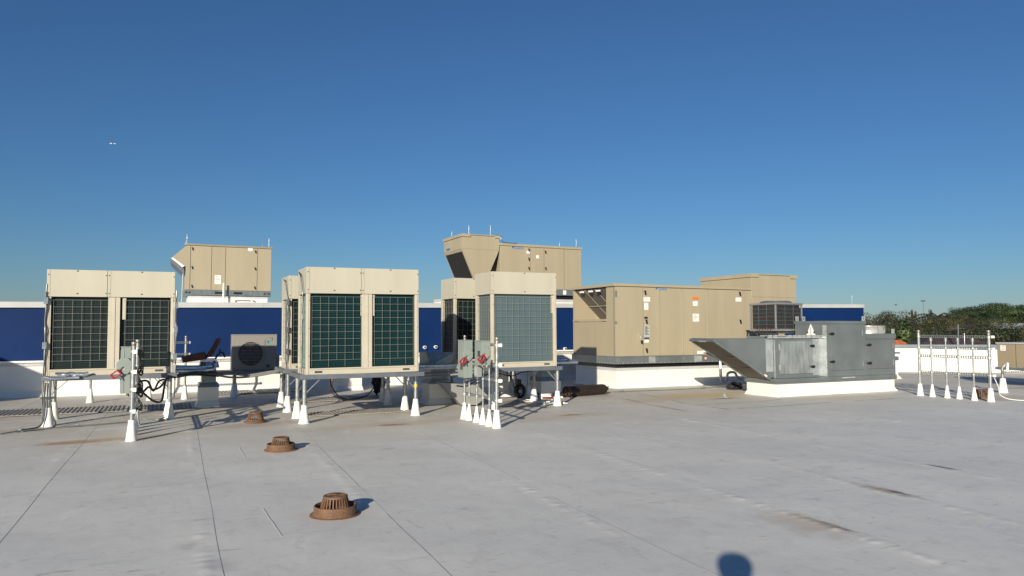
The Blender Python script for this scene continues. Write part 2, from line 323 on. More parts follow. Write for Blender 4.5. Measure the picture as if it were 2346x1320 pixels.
def roof_deck():
    xs = []; mark = {}
    for s in SEAMS:
        near = s < 8
        for d in ([-.16, -.14, -.12, -.10, -.08, -.06, -.04, -.02, -.006, -.001, .003, .005, .008, .011, .03, .05, .07, .1] if near else [-.17, -.1, -.02, .0, .015, .03, .1]):
            xs.append(round(s + d, 4))
        mark[s] = True
    lo = -16
    g = list(np.arange(lo, 27.5, .25)); xs = sorted(set(xs + [round(v, 4) for v in g if all(abs(v - s) > .17 for s in SEAMS)]))
    X = np.array(xs)
    Y = np.concatenate([np.arange(-12, 2.4, .6), np.arange(2.4, 8, .022), np.arange(8, 12, .045), np.arange(12, 19.101, .11)])
    if Y[-1] < 19.1: Y = np.append(Y, 19.1)
    rng = np.random.RandomState(3)
    def smooth_noise(n_, k):
        a = rng.randn(n_ + 4 * k); ker = np.hanning(2 * k + 1); ker /= ker.sum(); return np.convolve(a, ker, 'same')[2 * k:2 * k + n_] * math.sqrt(k)
    wob = smooth_noise(len(Y), 30) * .010
    gx, gy = np.meshgrid(X, Y); z = np.zeros_like(gx)
    z += .006 * np.sin(gx * 1.7 + .6 * np.sin(gy * .9)) * np.sin(gy * 1.3 + gx * .4) + .003 * np.sin(gx * 3.9 + 1) * np.sin(gy * 4.3)
    dark = np.zeros((len(Y) - 1, len(X) - 1), int)
    for j, s in enumerate(SEAMS):
        w = smooth_noise(len(Y), 3) * .8 + smooth_noise(len(Y), 10) * .5
        d = gx - s
        lap = np.where(d < 0, np.clip((d + .16) / .16, 0, 1) * .0020, np.where(d < .0055, .0020, 0))
        z += np.where(np.abs(d) < .17, lap, 0)
        amp = np.clip(smooth_noise(len(Y), 60) * .8 + .5, 0, 1.4)
        wr = np.abs(np.interp(Y * 1.0, Y, w))
        bump_ = np.exp(-((d + .09) / .05) ** 2) * (wr * amp)[:, None] * .0030
        z += bump_
        jj = np.where((X[:-1] >= s + (.0025 if s < 1 else -.0015)) & (X[1:] <= s + (.0085 if s < 8 else .016)))[0]
        vis = (smooth_noise(len(Y), 40) > (-.6 if s < 1 else -.35))[:-1]
        for q in jj: dark[:, q] = np.where(vis, 1, 0)
    # wobble the seams a little sideways
    sw = np.interp(gy, Y, smooth_noise(len(Y), 80) * .006); gx2 = gx + np.where((gx > lo) & (gx < 27), sw + skew(gx) * (gy - 6), 0)
    z[gy > 18.9] *= .3
    nx = len(X); ny = len(Y)
    vs = np.stack([gx2, gy, z], -1).reshape(-1, 3)
    i = np.arange(ny - 1)[:, None] * nx + np.arange(nx - 1)[None, :]
    # right edge follows the angled parapet: X*0.507+Y*0.862 <= c
    cxm = (gx2[:-1, :-1] + gx2[1:, 1:]) / 2; cym = (gy[:-1, :-1] + gy[1:, 1:]) / 2
    keep = (cxm - 23.62) * .507 + (cym - 17.3) * .862 < .35
    keep |= (cym < 15.2) & (cxm < 27)
    idx = i[keep]; fa = np.stack([idx, idx + 1, idx + 1 + nx, idx + nx], -1); mi = dark[keep]
    me = bpy.data.meshes.new("roof_deck"); nf = len(fa)
    me.vertices.add(len(vs)); me.vertices.foreach_set("co", vs.ravel()); me.loops.add(nf * 4); me.loops.foreach_set("vertex_index", fa.ravel().astype(np.int32))
    me.polygons.add(nf); me.polygons.foreach_set("loop_start", np.arange(nf, dtype=np.int32) * 4); me.polygons.foreach_set("loop_total", np.full(nf, 4, dtype=np.int32))
    me.materials.append(ROOFM); me.materials.append(SEAMD)
    me.polygons.foreach_set("material_index", mi.astype(np.int32)); me.polygons.foreach_set("use_smooth", np.ones(nf, bool))
    me.update(calc_edges=True); me.validate()
    o = bpy.data.objects.new("roof_deck", me); COL.objects.link(o); struct(o)
roof_deck()
# far earth below the building
GRND = mat("far ground", (.07, .075, .04), .9, var=.3, vscale=.05)
mb = MB(); mb.quad((-3000, -3000, -8), (3000, -3000, -8), (3000, 3000, -8), (-3000, 3000, -8)); struct(mb.build("ground", GRND))
# building mass under the roof
mb = MB(); mb.box(-15.95, 22.6, -11.9, 19.0, -8, -.08); mb.box(22.6, 26.9, -11.9, 15.0, -8, -.08)
tag(mb.build("building", WHITE), "white building under the flat roof", "building")

# membrane patches: thin outlines and reinforced corners
LITE = mat("sealant bead", (.74, .735, .70), .5, var=.1, vscale=20)
def zdeck(x, y): return .006 * math.sin(x * 1.7 + .6 * math.sin(y * .9)) * math.sin(y * 1.3 + x * .4) + .003 * math.sin(x * 3.9 + 1) * math.sin(y * 4.3)
def line_strip(mb, pts, w, z=.004, mi=0):
    """thin bead lying on the deck, following its unevenness"""
    for a, b in zip(pts[:-1], pts[1:]):
        a = Vector((a[0], a[1], 0)); b = Vector((b[0], b[1], 0)); t = (b - a).normalized(); nrm = Vector((-t.y, t.x, 0)) * w / 2; n = max(2, int((b - a).length / .12))
        vs = []
        for i in range(n + 1):
            p = a + (b - a) * i / n; q = .75 + .25 * math.sin(i * 1.9)
            for sgn in (-1, 1): e = p + nrm * sgn * q; vs.append((e.x, e.y, zdeck(e.x, e.y) + .004))
        mb.add(vs, [(2 * i, 2 * i + 2, 2 * i + 3, 2 * i + 1) for i in range(n)], mi, True)
def patch(cx, cy, w, h, rot, bead=.006, sides=(0, 1, 2, 3)):
    mb = MB(); c, s = math.cos(rot), math.sin(rot)
    P = [(cx + c * x - s * y, cy + s * x + c * y) for x, y in ((-w / 2, -h / 2), (w / 2, -h / 2), (w / 2, h / 2), (-w / 2, h / 2))]
    for i in sides: line_strip(mb, [P[i], P[(i + 1) % 4]], bead, z=.012)
    struct(mb.build("roof_patch", LITE))
patch(1.28, 6.0, .95, .95, .02, .010, (0, 3)); patch(1.34, 9.5, .85, .9, 0, .012, (0, 3))
for (x, y, w, h, r_, sd) in [(1.75, 5.9, .35, .12, .3, (0, 1)), (1.72, 9.2, .28, .1, .1, (0,)), (-.35, 11.05, .5, .3, 0, (0, 1)), (4.9, 8.35, .5, .2, -.3, (0, 1)), (6.35, 8.6, .6, .2, -.4, (0, 1)),
                         (3.6, 10.0, .3, .1, 0, (0,)), (8.0, 8.9, .5, .15, -.5, (0, 3)), (9.6, 9.0, .4, .1, 0, (0,)), (7.1, 10.4, .5, .12, 0, (0,)), (8.5, 10.7, .5, .1, 0, (0,)), (10.2, 10.3, .6, .1, 0, (0,)), (12.3, 9.6, .7, .12, -.2, (0, 1)), (15.2, 7.8, .8, .1, -.2, (0,))]:
    patch(x, y, w * .6, h, r_, .0045, sd)
mb = MB(); a, b = G(1780, 985), G(2150, 958); line_strip(mb, [a, G(1960, 972), b], .016, .005)
struct(mb.build("roof_patch", LITE))
DL = mat("membrane lap edge", (.26, .26, .25), .8, var=.2)
mb = MB()
for pts, w in (([(1375, 903), (1420, 912), (1480, 926), (1545, 937), (1572, 942)], .035), ([(1460, 902), (1520, 912), (1560, 923), (1620, 932), (1672, 939)], .03), ([(1600, 928), (1720, 922), (1790, 916)], .025),
               ([(1690, 937), (1800, 930), (1905, 921)], .03), ([(1955, 920), (2050, 912), (2110, 913)], .03)):
    line_strip(mb, [G(*p) for p in pts], w, .007)
struct(mb.build("roof_lap_edge", DL))
# cross laps
mb = MB()
for pts in ([(0, 1140), (75, 1131)], [(290, 1120), (480, 1102), (700, 1085), (1040, 1062)], [(1210, 1035), (1500, 1010), (1760, 993)]):
    line_strip(mb, [G(*p) for p in pts], .012, .004)
struct(mb.build("roof_lap_edge", mat("cross lap", (.70, .705, .70), .6, var=.05)))

# ribbed walkway mats lying on the deck
RIB = mat("mat rib", (.20, .19, .17), .7, var=.2, vscale=10)
RIBB = mat("mat base", (.45, .43, .38), .7, var=.1, vscale=5)
def mat_pad(x0, x1, y0, y1, label):
    t = thing("walkway_mat", (x0, y0, .012), label, "mat", "ribbed mats on the roof deck")
    mb = MB(); mb.box(x0, x1, y0, y1, .012, .018); mb.build("mat_base", RIBB, t)
    mb = MB(); x = x0 + .02
    while x < x1 - .03: mb.box(x, x + .028, y0 + .01, y1 - .01, .019, .027); x += .072
    mb.build("ribs", RIB, t)
mat_pad(-2.9, -.55, 15.05, 16.15, "ribbed mat on the roof behind the left legs of the leftmost stand")
mat_pad(-.45, .55, 15.1, 16.1, "short ribbed mat behind the front post rack on the left")
mat_pad(2.3, 4.35, 12.75, 13.35, "ribbed mat under the middle large condenser")
mat_pad(2.2, 4.5, 15.35, 16.1, "ribbed mat behind the back row condenser in the middle")
mat_pad(1.1, 1.95, 17.95, 18.95, "dark ribbed mat under the small condenser by the blue wall")
mat_pad(2.05, 3.1, 17.95, 18.95, "ribbed mat by the blue wall, right of the small condenser")

# ------------------------------------------------------------------ blue parapet wall
def wtop(x): return 2.15 + .0128 * x
def slant(mb, x0, x1, y0, y1, f0, f1, mi=0):
    mb.hexa([(x0, y0, f0(x0)), (x1, y0, f0(x1)), (x1, y1, f0(x1)), (x0, y1, f0(x0)), (x0, y0, f1(x0)), (x1, y0, f1(x1)), (x1, y1, f1(x1)), (x0, y1, f1(x0))], mi)
XL, XR = -16, 24.2
w = thing("parapet_wall", (0, 19.1, 0), "long blue parapet wall with white coping and a white lower band", "wall")
fb = lambda x: .79 + .0055 * (x + 3)
mb = MB(); slant(mb, XL, XR, 19.16, 19.5, lambda x: 0, fb); mb.hexa([(XL, 19.08, 0), (XR, 19.08, 0), (XR, 19.16, 0), (XL, 19.16, 0), (XL, 19.14, .12), (XR, 19.14, .12), (XR, 19.16, .12), (XL, 19.16, .12)])
mb.build("lower_band", WHITE, w)
mb = MB(); slant(mb, XL, XR, 19.135, 19.157, lambda x: fb(x) - .10, lambda x: fb(x) - .03)
for k in range(90):
    x = XL + .2 + k * .45; mb.tube([(x, 19.13, fb(x) - .065), (x, 19.137, fb(x) - .065)], .012, 8, 1)
mb.build("termination_bar", [COPE, GALVB], w)
mb = MB(); slant(mb, XL, XR, 19.09, 19.17, lambda x: fb(x) - .026, lambda x: fb(x) + .015); mb.build("ledge", WHITEC, w)
mb = MB(); slant(mb, XL, XR, 19.172, 19.5, lambda x: fb(x) + .003, lambda x: wtop(x) - .13); mb.build("blue_panel", BLUE, w)
mb = MB()
x = XL
while x < XR - .01:
    x2 = min(x + 3.05, XR); slant(mb, x, x2 - .006, 19.12, 19.56, lambda q: wtop(q) - .132, lambda q: wtop(q)); x = x2
mb.build("coping", COPE, w, bevel=.006)
# upper roof behind the wall
mb = MB(); mb.box(-16, 24.15, 19.52, 44, -8, 1.8); tag(mb.build("upper_building", WHITE), "higher roof block behind the blue parapet wall", "building")
mb = MB()
for x in np.arange(-15, 24, 3.05): mb.box(x, x + .004, 19.168, 19.172, .85, 1.98)
mb.build("panel_joint", NAVY, w)
# pipe stubs on the blue wall
for (px, py) in ((972, 796), (997, 795), (1293, 799)):
    p = OY(px, py, 19.17); mb = MB(); mb.tube([(p.x, 19.171, p.z), (p.x, 19.1, p.z)], .045, 12); mb.tube([(p.x, 19.1, p.z), (p.x, 19.09, p.z)], .03, 12, 1)
    tag(mb.build("wall_stub", [PVC, BROWN], loc=p), {972: "left of two capped pipe stubs low on the blue wall", 997: "right of two capped pipe stubs low on the blue wall", 1293: "capped pipe stub on the wall beside the tan unit"}[px], "pipe")

# ------------------------------------------------------------------ right parapet (angled)
pd = Vector((.862, -.507, 0)); pn = Vector((.507, .862, 0)); P0 = Vector((23.62, 17.3, 0)) - pd * 1.6
def pseg(mb, a, b, d0, d1, z0, z1, mi=0):
    p = [P0 + pd * a + pn * d0, P0 + pd * b + pn * d0, P0 + pd * b + pn * d1, P0 + pd * a + pn * d1]
    mb.hexa([q + Vector((0, 0, z0)) for q in p] + [q + Vector((0, 0, z1)) for q in p], mi)
rp = thing("parapet_wall", P0, "low white parapet wall along the right edge of the roof", "wall")
mb = MB(); pseg(mb, -.6, 22, 0, .3, -.02, .84); pseg(mb, 3.35, 22, -.05, -.002, -.02, .835); mb.build("wall_face", WHITE, rp)
mb = MB(); pseg(mb, -.6, 22, -.06, .36, .845, .965); mb.build("coping", mat("grey coping", (.22, .245, .26), .45, metal=.2, var=.12, vscale=3), rp, bevel=.01)
mb = MB(); pseg(mb, 4.2, 7.4, -.075, -.062, .80, .93); mb.build("loose_flashing", FOIL, rp)

# ------------------------------------------------------------------ stands
def boot(mb, x, y, h=.26, r0=.085, r1=.045, mi=0, z0=0, sq=True):
    seg = 10; n = [(r0 * 1.12, 0), (r0, .015), (r1 * 1.12, h * .86), (r1 * 1.15, h * .93), (r1, h)]
    mb.lathe((x, y, z0), n, 12, mi)
def stand(x0, x1, y0, y1, legs, label, z0=.70, z1=.775, braces=True, group="steel stands under the condensers", bandleg=None):
    t = thing("equipment_stand", ((x0 + x1) / 2, (y0 + y1) / 2, 0), label, "stand", group)
    mb = MB(); d = .07
    mb.box(x0, x1, y0, y0 + d, z0, z1); mb.box(x0, x1, y1 - d, y1, z0, z1); mb.box(x0, x0 + d, y0 + d + .002, y1 - d - .002, z0 + .002, z1 - .002); mb.box(x1 - d, x1, y0 + d + .002, y1 - d - .002, z0 + .002, z1 - .002)
    for k in (1, 2): x = x0 + (x1 - x0) * k / 3; mb.box(x, x + .06, y0 + d + .002, y1 - d - .002, z0 + .01, z1 - .004)
    mb.build("frame", STEELG, t, bevel=.004)
    for i, (lx, ly) in enumerate(legs):
        mb = MB(); mb.tube([(lx, ly, .2), (lx, ly, z0 + .001)], .033, 14)
        mats = [STEELP]
        if bandleg == i: mb.tube([(lx, ly, .50), (lx, ly, .545)], .0345, 14, 1); mats = [STEELP, YELLOW]
        lg = mb.build("leg", mats, t)
        mb = MB(); boot(mb, lx, ly, .29, .085, .042); mb.build("boot", WHITEC, lg)
        if braces:
            s = 1 if lx < (x0 + x1) / 2 else -1; mb = MB(); mb.bar((lx + s * .02, ly, z0 - .22), (lx + s * .24, ly, z0 - .002), .035, .012)
            s2 = 1 if ly < (y0 + y1) / 2 else -1; mb.bar((lx, ly + s2 * .02, z0 - .2), (lx, ly + s2 * .2, z0 - .002), .012, .03)
            mb.build("brace", STEELP, lg)
    return t
stand(-1.66, .24, 13.28, 14.45, [(-1.56, 13.33), (.14, 13.48), (-1.6, 14.33), (.14, 14.33)], "steel stand under the leftmost condenser bank")
stand(2.01, 4.08, 11.93, 13.1, [(2.08, 11.98), (4.02, 12.22), (2.09, 12.72), (4.07, 13.0)], "steel stand under the front middle condenser bank, yellow band on one leg", bandleg=1)
stand(2.0, 4.2, 13.68, 14.85, [(2.09, 13.76), (2.12, 14.74), (4.08, 14.15), (4.15, 14.78)], "steel stand under the half hidden condenser in the middle")
stand(5.6, 7.15, 12.53, 13.75, [(5.66, 12.58), (7.07, 12.6), (5.78, 13.6), (7.2 - .1, 13.66)], "steel stand under the single wide condenser")
stand(5.36, 7.3, 14.0, 15.1, [(5.42, 14.1), (7.2, 14.1), (5.42, 15.0), (7.2, 15.0)], "steel stand behind the single wide condenser")
stand(-8.4, -6.25, 14.55, 15.75, [(-8.3, 14.6), (-6.35, 14.6), (-8.3, 15.65), (-6.35, 15.65)], "steel stand further left, out of the frame")

# ------------------------------------------------------------------ large cream condensers
def wire_grid(mb, o, u, v, W, H, nu, nv, th=.006, ext=0, mi=0, n=None):
    """grid of wires in plane o + u*W + v*H ; n outward"""
    u = Vector(u); v = Vector(v); o = Vector(o); n = n if n is not None else u.cross(v); t = th / 2
    def wire(a, b, w_, off):
        d = (b - a).normalized(); s = d.cross(n).normalized() * w_ / 2; nn = n * w_ / 2; a = a + n * off; b = b + n * off
        mb.hexa([a - s - nn, a + s - nn, a + s + nn, a - s + nn, b - s - nn, b + s - nn, b + s + nn, b - s + nn], mi)
    for i in range(nu + 1): x = W * i / nu; wire(o + u * x - v * (ext if i % 2 == 0 else 0), o + u * x + v * H, th, 0)
    for j in range(nv + 1): y = H * j / nv; wire(o + v * y - u * (.03 if j in (0, nv, nv // 2) else 0), o + v * y + u * (W + (.03 if j in (0, nv, nv // 2) else 0)), th, th * .9)
def condenser(x0, x1, y0, y1, z0, z1, mods, grs, coil, label, side_coil=None, gcells=None, tilt=.009, group="large cream condensers on steel stands", cap_split=None, cable_side=None, junk=False, light=False):
    t = thing("condenser_unit", ((x0 + x1) / 2, (y0 + y1) / 2, z0), label, "condenser", group)
    ZC = z1 - .43; pw = .062; zb = z0 + .095
    # cabinet: corner posts, centre posts, base rail, inner body
    mb = MB()
    for (a, b) in ((x0, x0 + pw), (x1 - pw, x1)):
        mb.box(a, b, y0, y0 + pw, z0, ZC); mb.box(a + (0 if a == x0 else 0), b, y1 - pw, y1, z0, ZC)
        mb.box(a + .012, b - .022, y0 - .006, y0 - .001, z0 + .002, ZC - .003)
    for i in range(len(mods) - 1):
        xm = mods[i][1]; mb.box(xm - .085 + grs[0][2], xm - .003 + grs[0][2], y0 + .004, y0 + .05, zb, ZC); mb.box(xm + .003 + grs[0][2], xm + .085 + grs[0][2], y0 + .004, y0 + .05, zb, ZC)
        mb.box(xm - .018 + grs[0][2], xm + .018 + grs[0][2], y0 - .004, y0 + .003, zb, ZC - .003)
    mb.box(x0 + pw + .001, x1 - pw - .001, y0 + .004, y0 + .07, z0, zb); mb.box(x0 + pw + .001, x1 - pw - .001, y0 - .008, y0 + .003, zb - .012, zb + .012)
    mb.box(x0 + .004, x0 + .07, y0 + pw + .001, y1 - pw - .001, z0, zb); mb.box(x1 - .07, x1 - .004, y0 + pw + .001, y1 - pw - .001, z0, zb)
    mb.box(x0 + .01, x1 - .01, y1 - .03, y1 - .004, zb, ZC)
    mb.box(x0 + .08, x1 - .08, y0 + .08, y1 - .04, z0 + .01, z0 + .03)
    if cable_side != 'panel':
        pass
    mb.box(x1 - .03, x1 - .006, y0 + pw + .002, y1 - pw - .002, zb, ZC)
    # screws
    for xx in (x0 + .045, x1 - .02):
        for zz in (z0 + .3, z0 + .75, z0 + 1.2): mb.box(xx - .005, xx + .005, y0 - .010, y0 - .006, zz, zz + .01, 1)
    for k, xx in ((0, x0 + .2), (1, x1 - .22)): mb.box(xx - .06, xx + .06, y0 - .002, y0 + .0035, z0 + .03, z0 + .062, 1)
    mb.build("cabinet", [CREAMD, DGREY], t, bevel=.004)
    # dark inside
    mb = MB(); mb.box(x0 + .075, x1 - .075, y0 + .11, y1 - .05, z0 + .031, ZC); mb.build("inner_body", BLACK, t)
    # top panels
    for i, (a, b) in enumerate(mods):
        mb = MB(); g = .003; mb.box(a + (g if i else 0), b - (g if i < len(mods) - 1 else 0), y0 - .012, y1 + .012, ZC + .003, z1)
        mb.box(a + g, a + .045, y0 - .016, y0 - .0125, ZC + .01, z1 - .003)
        mb.box(b - .04, b - g, y0 - .0155, y0 - .0125, ZC + .01, z1 - .003)
        for xx in (a + .024, b - .018):
            for zz in (ZC + .05, z1 - .09): mb.box(xx - .008, xx + .008, y0 - .019, y0 - .016, zz, zz + .018, 1)
        for zz in (ZC + .05, z1 - .02): mb.box((a + b) / 2 - .014, (a + b) / 2 + .014, y0 - .015, y0 - .0125, zz - .006, zz + .012, 1)
        tp = mb.build("top_panel", [CREAM, DGREY], t, bevel=.005)
        mb = MB(); cx = (a + b) / 2; cy = (y0 + y1) / 2
        for r in (.12, .2, .28, .33): mb.lathe((cx, cy, z1 + .001), [(r, 0), (r, .004), (r + .008, .004), (r + .008, 0)], 24)
        for k in range(12): an = k * math.pi / 6; mb.bar((cx + .03 * math.cos(an), cy + .03 * math.sin(an), z1 + .007), (cx + .335 * math.cos(an), cy + .335 * math.sin(an), z1 + .007), .004)
        mb.build("fan_guard", SILVER, tp)
    # coils and wire guards
    for i, (a, b, off) in enumerate(grs):
        mb = MB(); r = .06 if i == 0 else 0.0
        mb.box(a, b, y0 + .055, y0 + .09, zb + .013, ZC - .004); mb.build("coil", coil, t)
        mb = MB(); nu = gcells[i]; wire_grid(mb, (a + .02, y0 + .018, zb + .14), (1, 0, 0), (0, 0, 1), b - a - .04, ZC - zb - .14 - .05, nu, 9, .0032, .11, n=Vector((0, -1, 0))); mb.build("wire_guard", WIRE, t)
        mb = MB(); mb.box(a - .022 if i else b - .03, a + .03 if i else b + .022, y0 + .03, y0 + .036, ZC - .36, ZC - .004); mb.build("cover_strip", CREAM, t)
    if side_coil is not None:
        mb = MB(); mb.box(x0 + .055, x0 + .075, y0 + pw, y1 - pw, zb + .01, ZC - .004); mb.build("side_coil", side_coil, t)
        mb = MB(); wire_grid(mb, (x0 + .018, y1 - pw - .02, zb + .08), (0, -1, 0), (0, 0, 1), y1 - y0 - 2 * pw - .04, ZC - zb - .12, 6, 9, .0035, 0, n=Vector((-1, 0, 0))); mb.build("side_wire_guard", WIRE, t)
    if tilt: t.rotation_euler = (0, -tilt, 0)
    return t
CG = None
condenser(-1.63, .19, 13.35, 14.15, .775, 2.45, [(-1.63, -.80), (-.80, .19)], [(-1.555, -.745, .10), (-.56, .115, .10)], COIL1, "leftmost condenser bank with dark coils behind wire guards", gcells=[6, 5], side_coil=COIL1)
condenser(2.09, 3.98, 11.95, 12.72, .775, 2.52, [(2.09, 2.985), (2.985, 3.98)], [(2.165, 3.01, .10), (3.19, 3.91, .10)], COIL2, "front middle condenser bank with teal coils, the largest in view", gcells=[6, 5], side_coil=COILS)
condenser(2.09, 3.98, 13.78, 14.6, .775, 2.5, [(2.09, 2.985), (2.985, 3.98)], [(2.165, 3.01, .10), (3.19, 3.91, .10)], COIL1, "half hidden condenser behind the front middle bank", gcells=[6, 5], side_coil=COIL3)
condenser(5.63, 7.04, 12.57, 13.35, .775, 2.61, [(5.63, 7.04)], [(5.70, 6.965, 0)], COIL3, "single wide condenser with blue grey coil", gcells=[10], side_coil=COIL3, tilt=.007)
condenser(5.43, 7.1, 14.03, 14.8, .775, 2.57, [(5.43, 6.3), (6.3, 7.1)], [(5.505, 6.2, 0), (6.39, 7.03, 0)], COIL1, "dark condenser peeking out behind the single wide one", gcells=[6, 5], side_coil=COIL1, tilt=.0)
condenser(-8.33, -6.33, 14.6, 15.7, .775, 2.40, [(-8.33, -7.33), (-7.33, -6.33)], [(-8.25, -7.43, 0), (-7.23, -6.41, 0)], COIL1, "condenser further left, outside the frame", gcells=[6, 5], side_coil=COIL1)

# cable runs up the condenser edges
def edge_cable(x, y, z0, z1, label, top=None, foils=(), mats=(STEELP, GREYH)):
    t = thing("conduit_cable", (x, y, z0), label, "cable", "cables strapped to condenser edges")
    mb = MB(); pts = []
    zz = z0
    while zz < z1: pts.append((x + random.uniform(-.005, .005), y + random.uniform(-.006, .006), zz)); zz += .12
    if top: pts += top
    mb.tube(curve_pts(pts, 5), .011, 8); mb.build("cable", mats[0], t)
    mb = MB(); p2 = [(a + random.uniform(-.01, .01), b - .02, c) for a, b, c in pts[:-1]]; mb.tube(curve_pts(p2, 5), .007, 8); mb.build("wire", mats[1], t)
    for f in foils:
        mb = MB(); mb.box(x - .03, x + .025, y - .035, y + .02, f, f + .1); mb.build("foil_tape", FOIL, t)
edge_cable(-1.64, 13.335, .05, 2.3, "cable strapped up the left edge of the leftmost condenser", foils=(1.9, 1.2))
edge_cable(.205, 13.34, .35, 2.2, "cable strapped up the right edge of the leftmost condenser", foils=(1.85, 1.45, 1.0))
edge_cable(2.05, 12.12, .8, 2.2, "cable curving down the left side of the front middle condenser", top=[(2.04, 12.25, 2.36), (2.05, 12.5, 2.46)], mats=(DGREY, STEELP))
edge_cable(2.06, 13.75, .15, 2.15, "cable curving down the half hidden condenser in the middle", top=[(2.04, 13.95, 2.38), (2.05, 14.2, 2.44)], foils=(1.95, 1.45, 1.05), mats=(DGREY, STEELP))
# taped lump at the lower left of the first stand
mb = MB(); rr = random.Random(4)
pts = [(-1.45 + .06 * k, 13.27 + rr.uniform(-.01, .01), .79 + rr.uniform(0, .02)) for k in range(8)]
mb.tube(curve_pts(pts, 4), .035, 8); mb.tube(curve_pts([(-1.62, 13.25, .77), (-1.5, 13.24, .74), (-1.3, 13.25, .745), (-1.15, 13.24, .75)], 4), .025, 8)
tag(mb.build("foil_wrap", FOIL, loc=(-1.5, 13.26, .78)), "crumpled foil wrapped line at the foot of the leftmost condenser", "pipe")
# clamps and cables on first stand's front left leg
mb = MB(); mb.tube(curve_pts([(-1.60, 13.27, .68), (-1.61, 13.27, .45), (-1.60, 13.25, .2), (-1.66, 13.2, .02), (-1.9, 12.85, .015)], 8), .012, 8)
mb.tube(curve_pts([(-1.53, 13.27, .68), (-1.53, 13.26, .45), (-1.50, 13.24, .2), (-1.45, 13.1, .02), (-1.75, 12.8, .015)], 8), .012, 8)
mb.box(-1.66, -1.46, 13.255, 13.285, .43, .46)
tag(mb.build("ground_cable", DGREY, loc=(-1.6, 13.2, 0)), "pair of cables running down the leg of the leftmost stand", "cable")

# lightning protection cable on the deck with clips
def deck_cable(pts, label, clips=()):
    t = thing("lightning_cable", G(*pts[0]), label, "cable", "braided cables on the deck")
    P = [G(*p) + Vector((0, 0, .022)) for p in pts]
    mb = MB(); mb.tube(curve_pts(P, 6), .009, 6); mb.build("cable", GALVM, t)
    for c in clips:
        q = G(*c); mb = MB(); mb.box(q.x - .05, q.x + .05, q.y - .05, q.y + .05, .006, .014); mb.box(q.x - .02, q.x + .02, q.y - .02, q.y + .02, .014, .045); mb.bar((q.x - .05, q.y, .03), (q.x + .05, q.y + .02, .055), .012); mb.build("clip", STEELP, t)
deck_cable([(0, 998), (45, 991), (100, 986), (150, 981), (235, 975), (290, 970)], "braided cable across the deck at the far left", [(45, 990), (177, 977)])
deck_cable([(330, 963), (362, 965), (385, 961), (398, 945)], "short braided cable behind the left post rack", [(331, 963), (370, 965)])
deck_cable([(1405, 900), (1480, 897), (1560, 894), (1620, 890), (1680, 889)], "braided cable on the deck in front of the tan unit curb", [(1425, 899), (1612, 891)])
deck_cable([(2060, 858), (2130, 861), (2200, 864), (2290, 873), (2346, 880)], "braided cable near the right parapet", [(2110, 859)])
deck_cable([(2240, 905), (2200, 899), (2150, 893)], "short braided cable by the rusted drain at the right", [(2215, 901)])

# ------------------------------------------------------------------ post racks
def strut(mb, a, b, zc, side, mi=0, h=.041):
    """slotted channel between points a and b (xy) at height zc"""
    a = Vector((a[0], a[1], zc)); b = Vector((b[0], b[1], zc)); L_ = (b - a).length; t = (b - a) / L_
    nrm = Vector((-t.y, t.x, 0)) * side; d = .022
    def seg(s0, s1, z0, z1, d0, d1):
        p = [a + t * s0 + nrm * d0, a + t * s1 + nrm * d0, a + t * s1 + nrm * d1, a + t * s0 + nrm * d1]
        mb.hexa([q + Vector((0, 0, z0)) for q in p] + [q + Vector((0, 0, z1)) for q in p], mi)
    seg(0, L_, -h / 2, -h / 2 + .012, 0, d); seg(0, L_, h / 2 - .012, h / 2, 0, d)
    s = 0
    while s < L_:
        seg(s, min(s + .022, L_), -h / 2 + .0121, h / 2 - .0121, 0, .003); s += .051
def rack(axis, c, posts, struts, label, side=-1, ext=.06, rail_mat=GALVM, shade=False, sh=.041):
    """axis 'Y': posts along y at x=c ; posts = (pos, height, radius, boot)"""
    xy = (lambda p: (c, p)) if axis == 'Y' else (lambda p: (p, c))
    x, y = xy(posts[0][0]); t = thing("post_rack", (x, y, 0), label, "rack", "galvanised post racks")
    for (p, h, r, bh) in posts:
        x, y = xy(p); mb = MB(); mb.tube([(x, y, bh * .6), (x, y, h)], r, 14); po = mb.build("post", STEELP, t)
        mb = MB(); boot(mb, x, y, bh, .062 if r < .02 else .07, r * 1.35); mb.build("boot", WHITEC, po)
        mb = MB()
        if r > .02: mb.tube([(x, y, h), (x, y, h + .03)], r * 1.12, 14); mb.tube([(x, y, h - .02), (x, y, h - .001)], r * 1.04, 14, 1)
        else: mb.tube([(x, y, h - .03), (x, y, h + .025)], r * 1.7, 12); mb.tube([(x, y, h - .05), (x, y, h - .031)], r * 2.1, 6)
        mb.build("cap", [STEELP, RUSTO], po)
    lo = min(p[0] for p in posts); hi = max(p[0] for p in posts)
    for z in struts:
        a, b = (xy(lo - ext), xy(hi + ext)); r = max(p[2] for p in posts)
        off = (side * (r + .002), 0) if axis == 'Y' else (0, side * (r + .002))
        mb = MB(); strut(mb, (a[0] + off[0], a[1] + off[1]), (b[0] + off[0], b[1] + off[1]), z, (1 if side < 0 else -1) if axis == 'Y' else (-1 if side < 0 else 1), h=sh)
        so = mb.build("strut", rail_mat, t)
        mb = MB(); q = lo - ext
        if axis == 'Y': mb.box(c + off[0] - .03, c + off[0] + .014, q - .035, q + .01, z - .026, z + .026)
        else: mb.box(hi + ext, hi + ext + .03, c + off[1] - .024, c + off[1] + .014, z - .026, z + .026)
        mb.build("end_cap", PVC if not shade else PVCG, so)
        for (p, h, rr_, bh) in posts:
            if h > z: mb = MB(); x, y = xy(p); mb.tube([(x, y, z - .014), (x, y, z + .014)], rr_ + .006, 12); mb.build("pipe_clamp", GALVB, so)
    return t
